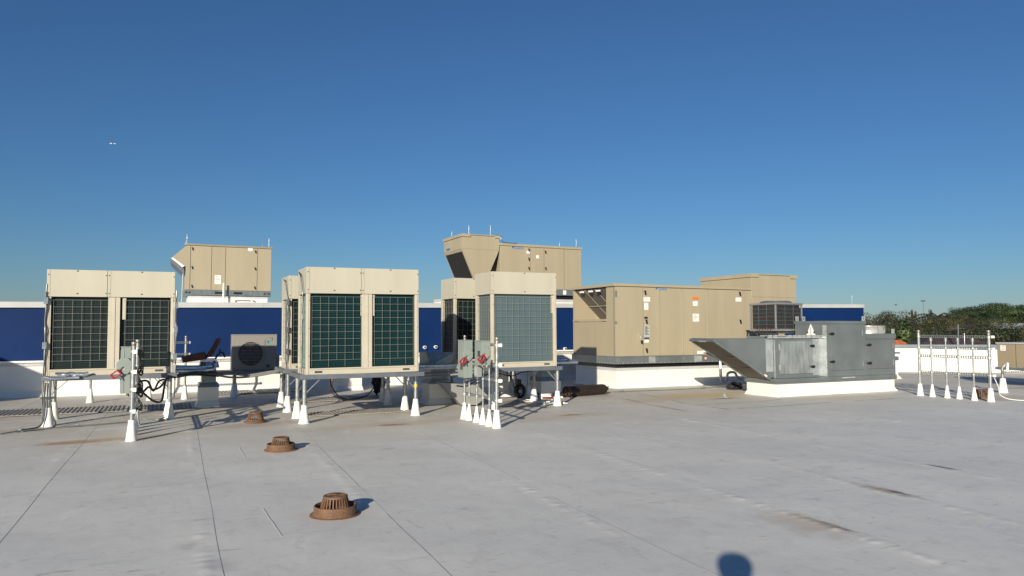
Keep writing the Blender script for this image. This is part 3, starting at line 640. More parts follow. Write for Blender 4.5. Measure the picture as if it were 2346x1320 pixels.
rack('Y', -.34, [(11.13, 1.30, .029, .28), (11.71, .95, .015, .24), (12.09, .55, .015, .22), (12.45, .85, .015, .22), (12.84, 1.31, .029, .26)], (1.2, .93, .69, .4), "post rack standing alone in front of the leftmost condenser", side=1)
rack('Y', 4.62, [(11.43, 1.37, .021, .27), (11.22, .72, .015, .27), (10.9, .53, .013, .26), (10.65, .86, .014, .26), (10.4, .96, .015, .26), (10.12, 1.35, .029, .28)], (1.26, .96, .72, .42), "post rack carrying two disconnect boxes in front of the single wide condenser", side=1)
rack('Y', 15.55, [(10.9, 1.45, .029, .27), (10.61, 1.29, .017, .27), (10.27, 1.29, .017, .27), (10.0, 1.29, .017, .27), (9.68, 1.29, .017, .27), (9.34, 1.45, .031, .28)], (1.345, 1.095, .905, .54), "empty post rack at the right in front of the low white parapet", side=1, sh=.06)
rack('X', 17.25, [(.47, 1.33, .026, .28), (.12, .62, .016, .26), (-.21, .62, .016, .26), (-1.3, 1.33, .026, .28)], (1.22, .97), "shaded post rack behind the leftmost condenser", side=-1, shade=True)
# strut carried on to the right from the right rack
t = thing("pipe_support", (18.03, 10.54, 0), "white boot post with a strut at the right edge", "support")
mb = MB(); mb.tube([(18.03, 10.54, .1), (18.03, 10.54, .62)], .03, 12); mb.build("post", STEELP, t)
mb = MB(); boot(mb, 18.03, 10.54, .34, .1, .055); mb.build("boot", WHITEC, t)
mb = MB(); strut(mb, (17.9, 10.46), (20.5, 9.2), .5, 1); mb.build("strut", GALVM, t)
mb = MB(); mb.tube(curve_pts([(18.03, 10.5, .62), (18.0, 10.4, .7), (17.9, 10.35, .58), (17.88, 10.33, .5)], 5), .028, 10); mb.build("clamp", PVC, t)
cable("flexible_conduit", [(15.62, 9.3, .5), (15.75, 9.3, .3), (15.9, 9.35, .12), (16.1, 9.2, .03), (16.6, 8.8, .02), (17.4, 8.3, .02)], .008, PVC, "white flexible conduit curling from the right rack onto the deck", "conduit")

# ------------------------------------------------------------------ disconnect boxes
def disconnect(x0, x1, y0, y1, z0, z1, zc, r, label, flip=1, mini=False):
    t = thing("disconnect_box", ((x0 + x1) / 2, (y0 + y1) / 2, z0), label, "disconnect switch", "grey safety switches on post racks")
    mb = MB(); mb.box(x0, x1, y0, y1, z0, z1); mb.box(x0 - .006, x0 - .001, y0 + .02, y1 - .02, z0 + .02, z1 - .03); mb.box(x0 - .008, x1 + .004, y0 - .006, y1, z1 + .001, z1 + .014)
    mb.box(x0 + (x1 - x0) * .3, x0 + (x1 - x0) * .34, y0 - .005, y0 - .001, z0 + .01, z1 - .01)
    mb.build("box", BOXG, t, bevel=.006)
    mb = MB(); cx = x0 + (x1 - x0) * .38; yy = y0 - .006
    ang = [math.pi / 8 + k * math.pi / 4 for k in range(8)]
    mb.prism([(cx + r * .95 * math.cos(a), yy, zc + r * 1.1 * math.sin(a)) for a in ang], (0, -.02, 0)); pl = mb.build("cover_plate", BOXG, t, bevel=.004)
    mb = MB(); mb.box(cx - r * .3, cx + r * .1, yy - .023, yy - .021, zc - r * .5, zc - r * .3); mb.build("plate_label", PLATE, pl)
    # handle
    mb = MB(); hx = cx - r * .9; hz_ = zc - r * 1.0; c, s = math.cos(R(-52)), math.sin(R(-52))
    def rot(u, v): return (hx + u * c - v * s, yy - .03, hz_ + u * s * -1 * -1 + v * c)
    def frame(u0, u1, v0, v1, mi): mb.prism([rot(u0, v0), rot(u1, v0), rot(u1, v1), rot(u0, v1)], (0, -.03, 0), mi)
    w_, h_ = .042, .062
    frame(-w_, w_, -h_, -h_ + .022, 0); frame(-w_, w_, h_ - .022, h_, 0); frame(-w_, -w_ + .018, -h_ + .0221, h_ - .0221, 0); frame(w_ - .018, w_, -h_ + .0221, h_ - .0221, 0)
    mb.build("red_grip", RED, t, bevel=.004)
    mb = MB(); mb.bar((hx + .02, yy - .032, hz_ + .03), (cx - .02, yy - .026, zc - .01), .022, .012); mb.bar((hx + .05, yy - .026, hz_ - .01), (hx + .07, yy - .026, hz_ - .08), .012); mb.build("lever", GALVM, t)
    mb = MB(); mb.box(x0 - .0085, x0 - .0065, y0 + .05, y0 + .15, z0 + .13, z0 + .22); mb.build("label_sticker", INK, t)
    mb = MB(); mb.tube([((x0 + x1) / 2 + .03, (y0 + y1) / 2, z0 - .05), ((x0 + x1) / 2 + .03, (y0 + y1) / 2, z0 - .001)], .022, 10); mb.build("conduit_hub", STEELP, t)
    return t
disconnect(4.43, 4.575, 10.98, 11.26, .715, 1.315, 1.09, .10, "larger grey disconnect box with red handle, left on its rack")
disconnect(4.43, 4.575, 10.12 + .14, 10.12 + .42, .95, 1.315, 1.14, .085, "smaller grey disconnect box with red handle beside the front post")
disconnect(-.50, -.38, 11.32, 11.6, .62, 1.25, 1.0, .11, "grey disconnect box with red handle seen edge on at the left rack")
t = thing("junction_box", (4.52, 10.65, .75), "small plain grey box below the two disconnect boxes", "box")
mb = MB(); mb.box(4.49, 4.57, 10.58, 10.7, .75, .93); mb.build("box", BOXG, t, bevel=.005)
mb = MB(); mb.box(4.484, 4.4885, 10.6, 10.68, .77, .91); mb.build("cover", PLATE, t)
# black conduits on the left rack
def hoses(lst, label, name="insulated_hose", m_=RUBBER, r=.016, loc=None, cat="hose"):
    mb = MB()
    for p in lst: mb.tube(curve_pts(p, 8), r, 8)
    return tag(mb.build(name, m_, loc=lst[0][0]), label, cat)
hoses([[(-.30, 11.3, .62), (-.22, 11.6, .62), (-.16, 11.9, .66), (-.10, 12.2, .60), (0, 12.5, .62), (.1, 12.9, .74), (.2, 13.5, .72), (.6, 14.6, .72)],
       [(-.30, 11.5, .7), (-.2, 11.6, .58), (-.08, 11.8, .46), (.02, 12.1, .44), (.05, 12.6, .6), (.1, 12.9, .72), (.3, 13.6, .70), (.7, 14.8, .70)],
       [(-.30, 12.0, .74), (-.18, 12.3, .72), (-.1, 12.6, .55), (-.02, 12.9, .68), (.12, 13.2, .69)]], "thick black hoses looping from the left rack to the condenser")
mb = MB()
rq = random.Random(12)
for zc in (1.16, .92, .70, .66, .62, .42):
    for k in range(3): mb.tube(curve_pts([(-.30, 11.15 + rq.uniform(0, .1), zc + rq.uniform(-.03, .03)), (-.24, 11.3 + rq.uniform(-.05, .1), zc + rq.uniform(-.06, .05)), (-.23, 11.5, zc + rq.uniform(-.05, .08)), (-.29, 11.7 + rq.uniform(0, .2), zc + rq.uniform(0, .1))], 5), .008, 6)
for k in range(2): mb.tube(curve_pts([(-.29, 11.3, 1.16), (-.25 + .02 * k, 11.45, 1.0), (-.28, 11.4, .85), (-.25, 11.5, .66)], 5), .008, 6)
tag(mb.build("cable_bundle", RUBBER, loc=(-.29, 11.3, .5)), "tangle of black cable ends clipped to the left rack", "cable")

# ------------------------------------------------------------------ pipe chase housings
def chase(x0, x1, y0, y1, hc, hd, ht, label):
    t = thing("pipe_chase", ((x0 + x1) / 2, (y0 + y1) / 2, 0), label, "pipe housing", "sheet metal pipe housings on white curbs")
    mb = MB(); e = .06
    mb.hexa([(x0 - e, y0 - e, 0), (x1 + e * .5, y0 - e, 0), (x1 + e * .5, y1 + e, 0), (x0 - e, y1 + e, 0), (x0, y0, .12), (x1, y0, .12), (x1, y1, .12), (x0, y1, .12)])
    mb.box(x0, x1, y0, y1, .12, hc); mb.build("curb", WHITE, t, bevel=.012)
    mb = MB(); mb.hexa([(x0 - .015, y0 - .015, hc - .055), (x1 + .015, y0 - .015, hc - .055), (x1 + .015, y1 + .015, hc - .055), (x0 - .015, y1 + .015, hc - .055), (x0 + .01, y0 + .01, hc + .02), (x1 - .01, y0 + .01, hc + .02), (x1 - .01, y1 - .01, hc + .02), (x0 + .01, y1 - .01, hc + .02)])
    mb.build("flange", GALV, t, bevel=.004)
    mb = MB(); i = .05; mb.box(x0 + i, x1 - i, y0 + i, y1 - i, hc + .021, hd); mb.box(x0 + i + .03, x1 - i - .03, y0 + i - .006, y0 + i - .001, hc + .1, hd - .02); mb.build("duct", GALV, t, bevel=.003)
    mb = MB(); mb.hexa([(x0, y0 - .04, hd), (x1, y0 - .04, hd), (x1, y1, hd), (x0, y1, hd), (x0 + .02, y0 + .02, ht - .06), (x1 - .02, y0 + .02, ht - .06), (x1 - .05, y1 - .05, ht), (x0 + .05, y1 - .05, ht)])
    mb.build("hood", FOIL, t, bevel=.004)
    return t
chase(.66, 1.02, 15.25, 15.75, .44, .76, .93, "sheet metal pipe housing on a white curb, left one with brown flaps")
chase(4.82, 5.27, 13.78, 14.25, .47, .76, .86, "sheet metal pipe housing between the middle and single condensers")
chase(7.42, 7.92, 13.95, 14.5, .43, .70, .80, "sheet metal pipe housing beside the black gas cylinder")
chase(3.9, 4.5, 17.9, 18.4, .42, .6, .7, "sheet metal pipe housing glimpsed under the middle condensers")
# brown flaps on the first housing
t = thing("brown_duct_elbow", (.75, 15.3, .9), "brown rusty sheet duct bent in a V on top of the left pipe housing", "duct")
def obl(mb, a, b, w_, h_, mi=0): mb.bar(a, b, w_, h_, mi)
mb = MB(); mb.hexa([(.36, 15.2, .865), (.42, 15.45, .865), (.82, 15.45, .945), (.78, 15.15, .925), (.34, 15.2, .985), (.40, 15.45, .985), (.76, 15.45, 1.075), (.74, 15.15, 1.055)]); mb.build("lower_arm", BROWN, t, bevel=.01)
mb = MB(); mb.hexa([(.76, 15.2, .93), (.90, 15.2, 1.0), (.90, 15.45, 1.0), (.76, 15.45, .93), (.97, 15.2, 1.33), (1.04, 15.2, 1.30), (1.04, 15.45, 1.30), (.97, 15.45, 1.33)]); mb.build("upper_arm", BROWN, t, bevel=.01)
mb = MB(); mb.tube([(.345, 15.3, .925), (.338, 15.3, .925)], .05, 12); mb.box(.965, 1.045, 15.22, 15.43, 1.325, 1.335); mb.box(1.0, 1.04, 15.18, 15.2, 1.05, 1.12); mb.build("dark_opening", BLACK, t)
mb = MB(); mb.tube(curve_pts([(.95, 15.3, .93), (1.0, 15.25, 1.02), (1.08, 15.25, 1.05), (1.12, 15.3, .96)], 5), .018, 8); tag(mb.build("hose_end", RUBBER, loc=(.95, 15.3, .93)), "short black hose sticking out of the left pipe housing", "hose")
# foil jacket pipes from the housing to the condenser
def jackets(lst, r, label):
    mb = MB()
    for p in lst: mb.tube(curve_pts(p, 6), r, 12)
    return tag(mb.build("jacketed_pipe", FOIL, loc=lst[0][0]), label, "pipe", "foil jacketed pipes")
jackets([[(.12, 15.1, .80), (.5, 15.1, .78), (.85, 15.12, .79), (.93, 15.16, .83), (.93, 15.25, .86)], [(.12, 14.95, .735), (.5, 14.95, .725), (.82, 14.98, .73), (.9, 15.05, .76), (.92, 15.2, .82)]], .04, "foil jacketed pipes joining the left pipe housing to the leftmost condenser")
mb = MB(); mb.box(4.2, 5.32, 13.45, 14.3, .765, .80); mb.box(4.2, 5.32, 13.43, 13.448, .74, .81, 1); mb.tube([(4.2, 13.42, .745), (5.32, 13.42, .745)], .03, 10, 1)
tag(mb.build("foil_tray", [FOIL, GALVB], loc=(4.8, 13.5, .76), bevel=.004), "shiny foil covered pipe tray right of the front middle condenser", "tray")
mb = MB(); mb.add([(4.75, 13.6, .81), (5.2, 13.6, .81), (5.2, 14.2, .81), (4.75, 14.2, .81), (4.72, 13.7, 1.06), (5.3, 13.62, 1.05), (5.25, 14.2, .98), (4.75, 14.2, 1.04)], [(0, 1, 2, 3), (0, 1, 5, 4), (1, 2, 6, 5), (2, 3, 7, 6), (3, 0, 4, 7)])
mb.bar((4.86, 13.58, .84), (5.2, 13.6, 1.0), .03, .02)
tag(mb.build("open_sheet_box", GALV, loc=(4.9, 13.8, .81), solid=.006, recalc=False), "open galvanised sheet box on the foil covered tray", "duct")
jackets([[(7.1, 13.6, .80), (7.5, 13.6, .80), (7.8, 13.62, .80), (8.15, 13.65, .80)], [(7.1, 13.78, .84), (7.5, 13.78, .84), (7.8, 13.82, .84), (8.0, 13.9, .84)]], .045, "foil jacketed pipes right of the single wide condenser")
# hoses between stands
hoses([[(.3, 14.2, .72), (.7, 14.9, .70), (1.1, 15.1, .66), (1.5, 14.9, .62), (1.9, 14.5, .70), (2.1, 14.2, .73)], [(.3, 14.3, .69), (.8, 15.0, .66), (1.2, 15.0, .58), (1.6, 14.8, .60), (2.1, 14.3, .72)]], "two grey hoses hanging between the left and middle condensers", m_=GREYH, r=.02)
hoses([[(.1, 13.9, .72), (.5, 14.5, .68), (.9, 15.0, .69), (1.1, 15.2, .64)], [(.1, 14.0, .70), (.6, 14.7, .66), (1.0, 15.1, .60)]], "black hoses passing in front of the left pipe housing")
hoses([[(4.1, 12.9, .68), (4.4, 13.1, .62), (4.8, 13.2, .61), (5.3, 13.0, .66), (5.6, 12.9, .70)], [(4.1, 13.0, .70), (4.5, 13.3, .66), (5.0, 13.4, .67), (5.6, 13.2, .72)]], "grey hoses sagging between the front middle and single condensers", m_=GREYH, r=.02)
hoses([[(4.5, 11.5, .55), (4.9, 12.0, .50), (5.3, 12.3, .62), (5.7, 12.7, .69), (6.0, 13.2, .69)], [(4.55, 11.3, .62), (5.0, 12.1, .58), (5.5, 12.5, .66), (6.0, 13.0, .68)]], "black hoses running from the middle rack under the single condenser", r=.013)
hoses([[(5.8, 13.3, .69), (6.2, 13.3, .60), (6.45, 13.4, .55), (6.7, 13.4, .62), (7.0, 13.3, .66), (7.2, 13.5, .69)], [(6.3, 13.5, .69), (6.5, 13.5, .5), (6.6, 13.6, .3), (6.9, 14.0, .05)]], "black and looping lines under the single condenser", r=.012)
hoses([[(2.7, 13.1, .69), (2.8, 13.3, .45), (3.0, 13.6, .25), (3.3, 14.0, .16), (3.7, 14.3, .2), (4.0, 14.6, .45)], [(2.6, 13.2, .66), (3.0, 13.5, .62), (3.5, 14.0, .6), (4.2, 14.4, .62)]], "black cable looping low under the front middle condenser", r=.012)
hoses([[(6.95, 14.3, .6), (6.98, 14.25, .4), (6.96, 14.2, .25), (7.0, 14.15, .18)]], "orange brown line dropping under the single condenser", m_=ORW, r=.013)
hoses([[(2.9, 13.6, .62), (2.85, 13.7, .5), (2.92, 13.85, .3), (3.1, 14.0, .2)]], "orange wire hanging under the front middle condenser", m_=ORW, r=.010)
# clutter under the single condenser: coil of hose on a reel
t = thing("hose_reel", (7.0, 14.15, 0), "dark round hose reel on the deck under the single condenser", "reel")
mb = MB(); cc = Vector((7.0, 14.12, .17)); ax = Vector((.3, 1, 0)).normalized()
for k in range(4):
    rr_ = .085 + .010 * k; pts = []
    for a in range(25): an = 2 * math.pi * a / 24; pts.append(cc + ax * (.02 * k) + Vector((ax.y, -ax.x, 0)) * rr_ * math.cos(an) + Vector((0, 0, 1)) * rr_ * 1.25 * math.sin(an))
    mb.tube(pts, .02, 8)
mb.build("hose_coils", CYL, t)
mb = MB(); mb.tube([cc - ax * .03, cc + ax * .06], [.06, .08], 9); mb.box(cc.x - .09, cc.x - .03, cc.y - .05, cc.y + .02, cc.z - .12, cc.z - .03); mb.build("hub", CYL, t); mb = MB(); mb.tube([cc - ax * .04, cc - ax * .031], .045, 9); mb.build("hub_cap", PLATE, t)
mb = MB(); mb.box(6.95, 7.05, 14.15, 14.3, .3, .42); mb.build("handle", BLACK, t, bevel=.01)
mb = MB(); rr = random.Random(9)
for k in range(9):
    p = [(7.25 + rr.uniform(0, .75), 14.1 + rr.uniform(-.25, .25), .03 + rr.uniform(0, .1)) for _ in range(4)]; mb.tube(curve_pts(p, 6), .014, 6, 1 if k == 4 else 0)
tag(mb.build("cable_heap", [RUBBER, RED], loc=(7.6, 14.1, .02)), "heap of black cables with a bit of red on the deck", "cable")
mb = MB()
for k in range(7):
    a0 = Vector((6.6 + rr.uniform(0, .8), 13.1 + rr.uniform(-.25, .35), .02)); p = [a0 + Vector((rr.uniform(-.35, .35), rr.uniform(-.25, .25), rr.uniform(0, .03))) for _ in range(4)]; mb.tube(curve_pts(p, 6), .008, 6)
tag(mb.build("white_cable", PVC, loc=(6.9, 13.1, .02)), "thin white cables scattered under the single condenser", "cable")
# black bundle behind the middle stands
t = thing("cable_bundle", (4.45, 16.2, 0), "black bundle of cable hanging behind the middle stands", "cable"); mb = MB()
for k in range(16):
    pts = []; cx = 4.45 + rr.uniform(-.05, .05)
    for a in range(13): an = 2 * math.pi * a / 12; pts.append((cx + .11 * math.cos(an) * rr.uniform(.2, 1.1), 16.2 + rr.uniform(-.06, .06), .3 + .27 * rr.uniform(.3, 1.1) * math.sin(an)))
    mb.tube(pts, .016, 6)
mb.build("coils", RUBBER, t)
# white curb pedestal behind single condenser
mb = MB(); mb.hexa([(6.75, 14.7, 0), (7.15, 14.7, 0), (7.15, 15.1, 0), (6.75, 15.1, 0), (6.82, 14.78, .12), (7.05, 14.78, .12), (7.05, 15.0, .12), (6.82, 15.0, .12)]); mb.box(6.82, 7.05, 14.78, 15.0, .12, .62)
tag(mb.build("pipe_curb", WHITEC, loc=(6.9, 14.9, 0), bevel=.02), "white coated pipe curb behind the hose reel", "curb")
# sheet metal transition lying behind the middle rack
mb = MB(); pr = [OY(*p, 13.15) for p in ((1010, 877), (1094, 883), (1118, 907), (1092, 928), (1057, 928))]
mb.prism([(p.x, 13.15, max(p.z, 0.003)) for p in pr], (.05, .42, 0))
t = tag(mb.build("sheet_metal_hood", mat("grey sheet", (.30, .30, .28), .5, metal=.2, var=.06), loc=(5.3, 13.3, 0), bevel=.004), "loose grey sheet metal hood lying behind the middle post rack", "hood")

# ------------------------------------------------------------------ small fan condenser by the blue wall
t = thing("small_condenser", (1.88, 17.5, .58), "small condenser with round fan grille in front of the blue wall", "condenser")
SM = mat("small unit shaded paint", (.24, .235, .215), .5, var=.04)  # paint darkened, the shade over its front put into the colour
mb = MB(); X0, X1, Yf, Z0, Z1 = 1.41, 2.37, 17.3, .59, 1.37
mb.box(X0, X1, Yf, Yf + .34, Z0, Z1); mb.box(X0 + .1, X0 + .7, Yf - .012, Yf - .001, Z0 + .07, Z1 - .09); mb.box(X0 - .004, X1 + .004, Yf - .004, Yf + .344, Z1 + .001, Z1 + .02)
mb.build("case", SM, t, bevel=.008)
fx, fz, fr = X0 + .39, Z0 + .365, .265
mb = MB(); mb.tube([(fx, Yf - .0135, fz), (fx, Yf - .0125, fz)], fr, 40, smooth=False); mb.build("fan_opening", BLACK, t)
mb = MB()
for k in range(5):
    an = k * 2 * math.pi / 5; c, s = math.cos(an), math.sin(an); c2, s2 = math.cos(an + .9), math.sin(an + .9)
    mb.add([(fx + .05 * c, Yf - .017, fz + .05 * s), (fx + .23 * c, Yf - .015, fz + .23 * s), (fx + .23 * c2, Yf - .02, fz + .23 * s2), (fx + .06 * c2, Yf - .02, fz + .06 * s2)], [(0, 1, 2, 3)])
mb.tube([(fx, Yf - .03, fz), (fx, Yf - .014, fz)], .06, 16); mb.build("fan_blades", DGREY, t)
mb = MB()
for k in range(-9, 10):
    d = k * .0285; h = math.sqrt(max(0, fr * fr - d * d)); mb.box(fx + d - .0018, fx + d + .0018, Yf - .04, Yf - .0365, fz - h, fz + h)
for k in range(-3, 4):
    d = k * .075; h = math.sqrt(max(0, fr * fr - d * d)); mb.box(fx - h, fx + h, Yf - .044, Yf - .041, fz + d - .003, fz + d + .003)
pts = [(fx + (fr + .004) * math.cos(a * math.pi / 24), Yf - .03, fz + (fr + .004) * math.sin(a * math.pi / 24)) for a in range(49)]; mb.tube(pts, .006, 6)
mb.build("fan_guard", SM, t)
def emblem(mb, o, ux, uz, s, i0, i1, nrm):
    """two tone slanted triangle mark"""
    o = Vector(o); ux = Vector(ux); uz = Vector(uz); P = lambda a, b, k=.002: o + ux * a * s + uz * b * s + nrm * k
    mb.add([P(0, 0), P(1.15, 1), P(.75, 1), P(.1, .3)], [(0, 1, 2, 3)], i1); mb.add([P(0, 0), P(.62, .28), P(1.15, 1), P(.5, .6)], [(0, 1, 2, 3)], i1)
    mb.add([P(.1, .35, .003), P(.68, 1, .003), P(.18, 1, .003)], [(0, 1, 2)], i0)
mb = MB(); N = Vector((0, -1, 0)); mb.box(X0 + .745, X0 + .865, Yf - .002, Yf - .0005, Z1 - .115, Z1 - .06)
text_mb(mb, "CU-1", (X0 + .752, Yf - .003, Z1 - .104), (1, 0, 0), (0, 0, 1), .045, 1, 0.001, nrm=N, bold=.001); mb.build("number_plate", [INK, PAPER], t)
mb = MB(); emblem(mb, (X0 + .745, Yf, Z1 - .21), (1, 0, 0), (0, 0, 1), .075, 0, 1, N); text_mb(mb, "DAIKIN", (X0 + .742, Yf - .001, Z1 - .275), (1, 0, 0), (0, 0, 1), .04, 0, .001, nrm=N, bold=.001); mb.build("maker_badge", [NAVY, CYANL], t)
mb = MB(); mb.box(X0 + .735, X0 + .81, Yf - .003, Yf - .0005, Z0 + .05, Z0 + .12); mb.build("rating_sticker", DGREY, t)
mb = MB(); mb.box(X1 + .002, X1 + .07, Yf + .05, Yf + .3, Z0 + .03, Z0 + .32); mb.build("valve_cover", SM, t, bevel=.01)
stand(1.0, 2.75, 17.15, 17.75, [(1.46, 17.22), (1.52, 17.22 - .0 + .5), (2.6, 17.22), (2.6, 17.7)], "low steel stand under the small fan condenser", z0=.5, z1=.585, braces=False)

# ------------------------------------------------------------------ roof drains
def drain(x, y, s, label, ring=True, bolt=False):
    t = thing("roof_drain", (x, y, 0), label, "drain", "rusted dome roof drains")
    if ring:
        mb = MB(); mb.lathe((x, y, .006), [(.205 * s, 0), (.21 * s, .012), (.198 * s, .018), (.196 * s, .085 * s), (.189 * s, .09 * s), (.183 * s, .085 * s), (.181 * s, .01), (.05, .012)], 40); mb.tube([(x + .02, y - .197 * s, .06 * s), (x + .02, y - .201 * s, .06 * s)], .008, 8)
        mb.build("collar", RUST, t)
        mb = MB(); mb.lathe((x, y, .003), [(.236 * s, 0), (.232 * s, .008), (.2 * s, .012)], 40); mb.build("base_flange", RUSTO if s > .87 or x > 1.35 else RUST, t)
    else:
        mb = MB(); mb.lathe((x, y, .003), [(.20 * s, 0), (.2 * s, .014), (.1 * s, .03)], 32); mb.build("base_flange", RUST, t)
    zb = .03; n = 26; mb = MB()
    r0, r1, h = .140 * s, .106 * s, .150 * s
    mb.lathe((x, y, zb), [(r0 + .008, 0), (r0 + .008, .014), (r0 - .008, .014), (r0 - .008, 0)], 32)
    for k in range(n):
        a = 2 * math.pi * k / n; c, s_ = math.cos(a), math.sin(a)
        mb.bar((x + r0 * c, y + r0 * s_, zb + .01), (x + r1 * c, y + r1 * s_, zb + h - .012), .0125 * s, .012 * s)
    mb.lathe((x, y, zb + h - .016), [(r1 + .008, 0), (r1 + .006, .012), (r1 - .012, .02), (r1 - .014, .012), (r1 - .012, 0)], 32)
    for k in range(18):
        a = 2 * math.pi * (k + .5) / 18; c, s_ = math.cos(a), math.sin(a)
        mb.bar((x + (r1 - .01) * c, y + (r1 - .01) * s_, zb + h - .002), (x + .035 * s * c, y + .035 * s * s_, zb + h + .006), .010 * s, .007 * s)
    mb.lathe((x, y, zb + h), [(.045 * s, 0), (.04 * s, .009), (.003, .012)], 20)
    if bolt: mb.tube([(x, y, zb + h), (x, y, zb + h + .05)], .008, 8)
    mb.build("dome_strainer", RUST, t)
    mb = MB(); mb.lathe((x, y, .02), [(.12 * s, 0), (.02, .002)], 20); mb.build("sump", BLACK, t)
drain(1.30, 6.0, .86, "nearest rusted dome drain in the foreground")
drain(1.37, 9.48, .86, "middle rusted dome drain with a collar")
drain(1.40, 12.5, .9, "farther rusted dome drain without collar and with a bolt on top", ring=False, bolt=True)
drain(16.25, 9.95, 1.0, "rusted dome drain at the foot of the right rack", ring=False)

# ------------------------------------------------------------------ tan rooftop units
def sticker(mb, x, z, y, w_, h_, lines=4, mi=(0, 1), red=None):
    mb.box(x, x + w_, y - .003, y - .0015, z, z + h_, mi[0])
    for k in range(lines):
        zz = z + h_ * (.85 - .7 * k / max(1, lines)); mb.box(x + w_ * .12, x + w_ * (.55 + .3 * ((k * 7) % 3) / 2), y - .0042, y - .0031, zz - h_ * .02, zz + h_ * .02, mi[1])
def latch(mb, x, z, y, s=1, mi=0): mb.prism([(x - .022 * s, y, z + .05 * s), (x + .018 * s, y, z + .05 * s), (x + .036 * s, y, z - .05 * s), (x + .008 * s, y, z - .055 * s)], (0, -.03, 0), mi)
def whitecurb(t, x0, x1, y0, y1, z1, flare=.05, z0=0, bandz=.07, drop=None):
    mb = MB(); mb.box(x0, x1, y0, y1, z0, z1 - bandz)
    mb.hexa([(x0 - flare, y0 - flare, z0), (x1 + flare, y0 - flare, z0), (x1 + flare, y1 + flare, z0), (x0 - flare, y1 + flare, z0), (x0 - .003, y0 - .003, z0 + .1), (x1 + .003, y0 - .003, z0 + .1), (x1 + .003, y1 + .003, z0 + .1), (x0 - .003, y1 + .003, z0 + .1)])
    mb.build("curb", WHITE, t, bevel=.006)
    mb = MB(); mb.box(x0 - .006, x1 + .006, y0 - .006, y1 + .006, z1 - bandz, z1)
    k = x0 + .1
    while k < x1: mb.box(k, k + .02, y0 - .010, y0 - .0065, z1 - .03, z1 - .012, 1); k += .3
    mb.build("curb_flashing", [COPE, GALVB], t)
# --- long one on the lower roof
t = thing("rooftop_unit", (12.6, 16.5, 0), "long tan rooftop unit on a white curb, the nearest tan unit", "rooftop unit", "tan rooftop units")
LX0, LX1, LY0, LY1 = 10.36, 15.0, 15.45, 17.55; ZB, ZT = .82, 2.60
whitecurb(t, LX0 + .05, LX1 - .05, LY0 + .04, LY1 - .05, .52, .04)
mb = MB(); mb.box(LX0 + .08, LX1 - .08, LY0 + .09, LY1 - .1, .52, .62); mb.build("dark_gap", BLACK, t)
mb = MB(); mb.box(LX0 - .03, LX1 + .03, LY0 - .03, LY1 + .03, .62, ZB); mb.box(LX0 - .04, LX1 + .04, LY0 - .04, LY1 + .04, ZB - .018, ZB - .004)
k = LX0 + .05
while k < LX1: mb.box(k, k + .018, LY0 - .036, LY0 - .0305, .635, .652, 1); k += .145
k = LY0 + .05
while k < LY1: mb.box(LX0 - .036, LX0 - .0305, k, k + .018, .635, .652, 1); k += .13
for xx in (.02, .08, 1.2, 1.26, 2.1, 2.16): 
    for zz in (.68, .72, .76): mb.box(LX0 + xx, LX0 + xx + .014, LY0 - .036, LY0 - .0305, zz, zz + .014, 1)
for x in (OY(1485, 830, LY0).x, OY(1593, 826, LY0).x): mb.box(x, x + .2, LY0 - .035, LY0 - .0305, .64, .80, 1)
for x in (OY(1592, 826, LY0).x,): mb.box(x - .03, x - .01, LY0 - .05, LY0 - .031, .63, .81, 1)
mb.build("base_rail", [GALVM, GALVB], t)
# body right of the intake chamber
DX = 11.3
mb = MB(); mb.box(DX, LX1, LY0, LY1, ZB, ZT); mb.build("body", TAN, t, bevel=.004)
mb = MB()
mb.box(LX0, DX - .001, LY0, LY0 + .05, ZB, ZT)                        # front skin beside the intake
mb.box(LX0, LX0 + .05, LY0 + .052, LY0 + .42, ZB, ZT)                  # corner post panel
mb.box(LX0, LX0 + .05, LY0 + .422, LY1 - .052, ZB, 1.70)               # lower left face
mb.box(LX0, DX - .001, LY1 - .05, LY1, ZB, ZT)                         # far side
mb.box(LX0 - .012, LX0 + .02, LY0 + .425, LY1 - .002, 1.72, 1.77)
mb.box(LX0 + .052, DX - .003, LY0 + .42, LY1 - .053, 1.62, 1.71)
mb.build("intake_chamber", TAN, t)
mb = MB(); a = (LX0 + .03, LY0 + .425, 2.57); b = (LX0 + .03, LY1 - .055, 2.57); c = (DX - .01, LY1 - .055, 1.73); d = (DX - .01, LY0 + .425, 1.73); mb.quad(a, b, c, d); fm = mb.build("filter_mesh", MESHG, t, solid=.01)
mb = MB()
for f in (.34, .67):
    y_ = LY0 + .425 + (LY1 - LY0 - .48) * f; mb.bar((LX0 + .015, y_, 2.565), (DX - .025, y_, 1.725), .018, .012)
mb.bar((LX0 + .47, LY0 + .43, 2.14), (LX0 + .47, LY1 - .06, 2.14), .018, .016); mb.build("mesh_frame", TAN, fm)
mb = MB(); mb.box(LX0 - .05, LX1 - .1, LY0 - .04, LY1 + .04, ZT + .003, ZT + .075)
mb.build("roof_cap", TAN, t, bevel=.01)
for q in (.2, .45, .75):
    mb = MB(); yy = LY0 + .45 + q * 1.5; mb.box(LX0 - .01, LX0 + .04, yy, yy + .16, 2.5, 2.545); mb.build("clip_sticker", PAPER, t)
mb = MB(); yf = LY0 - .0015
for px, z0_, z1_ in ((1406, ZB, ZT), (1473, ZB, ZT)):
    mb = MB(); x = OY(px, 730, LY0).x; mb.box(x, x + .006, yf - .001, LY0 - .0003, z0_, z1_); mb.build("panel_gap", INK, t)
mb = MB(); 
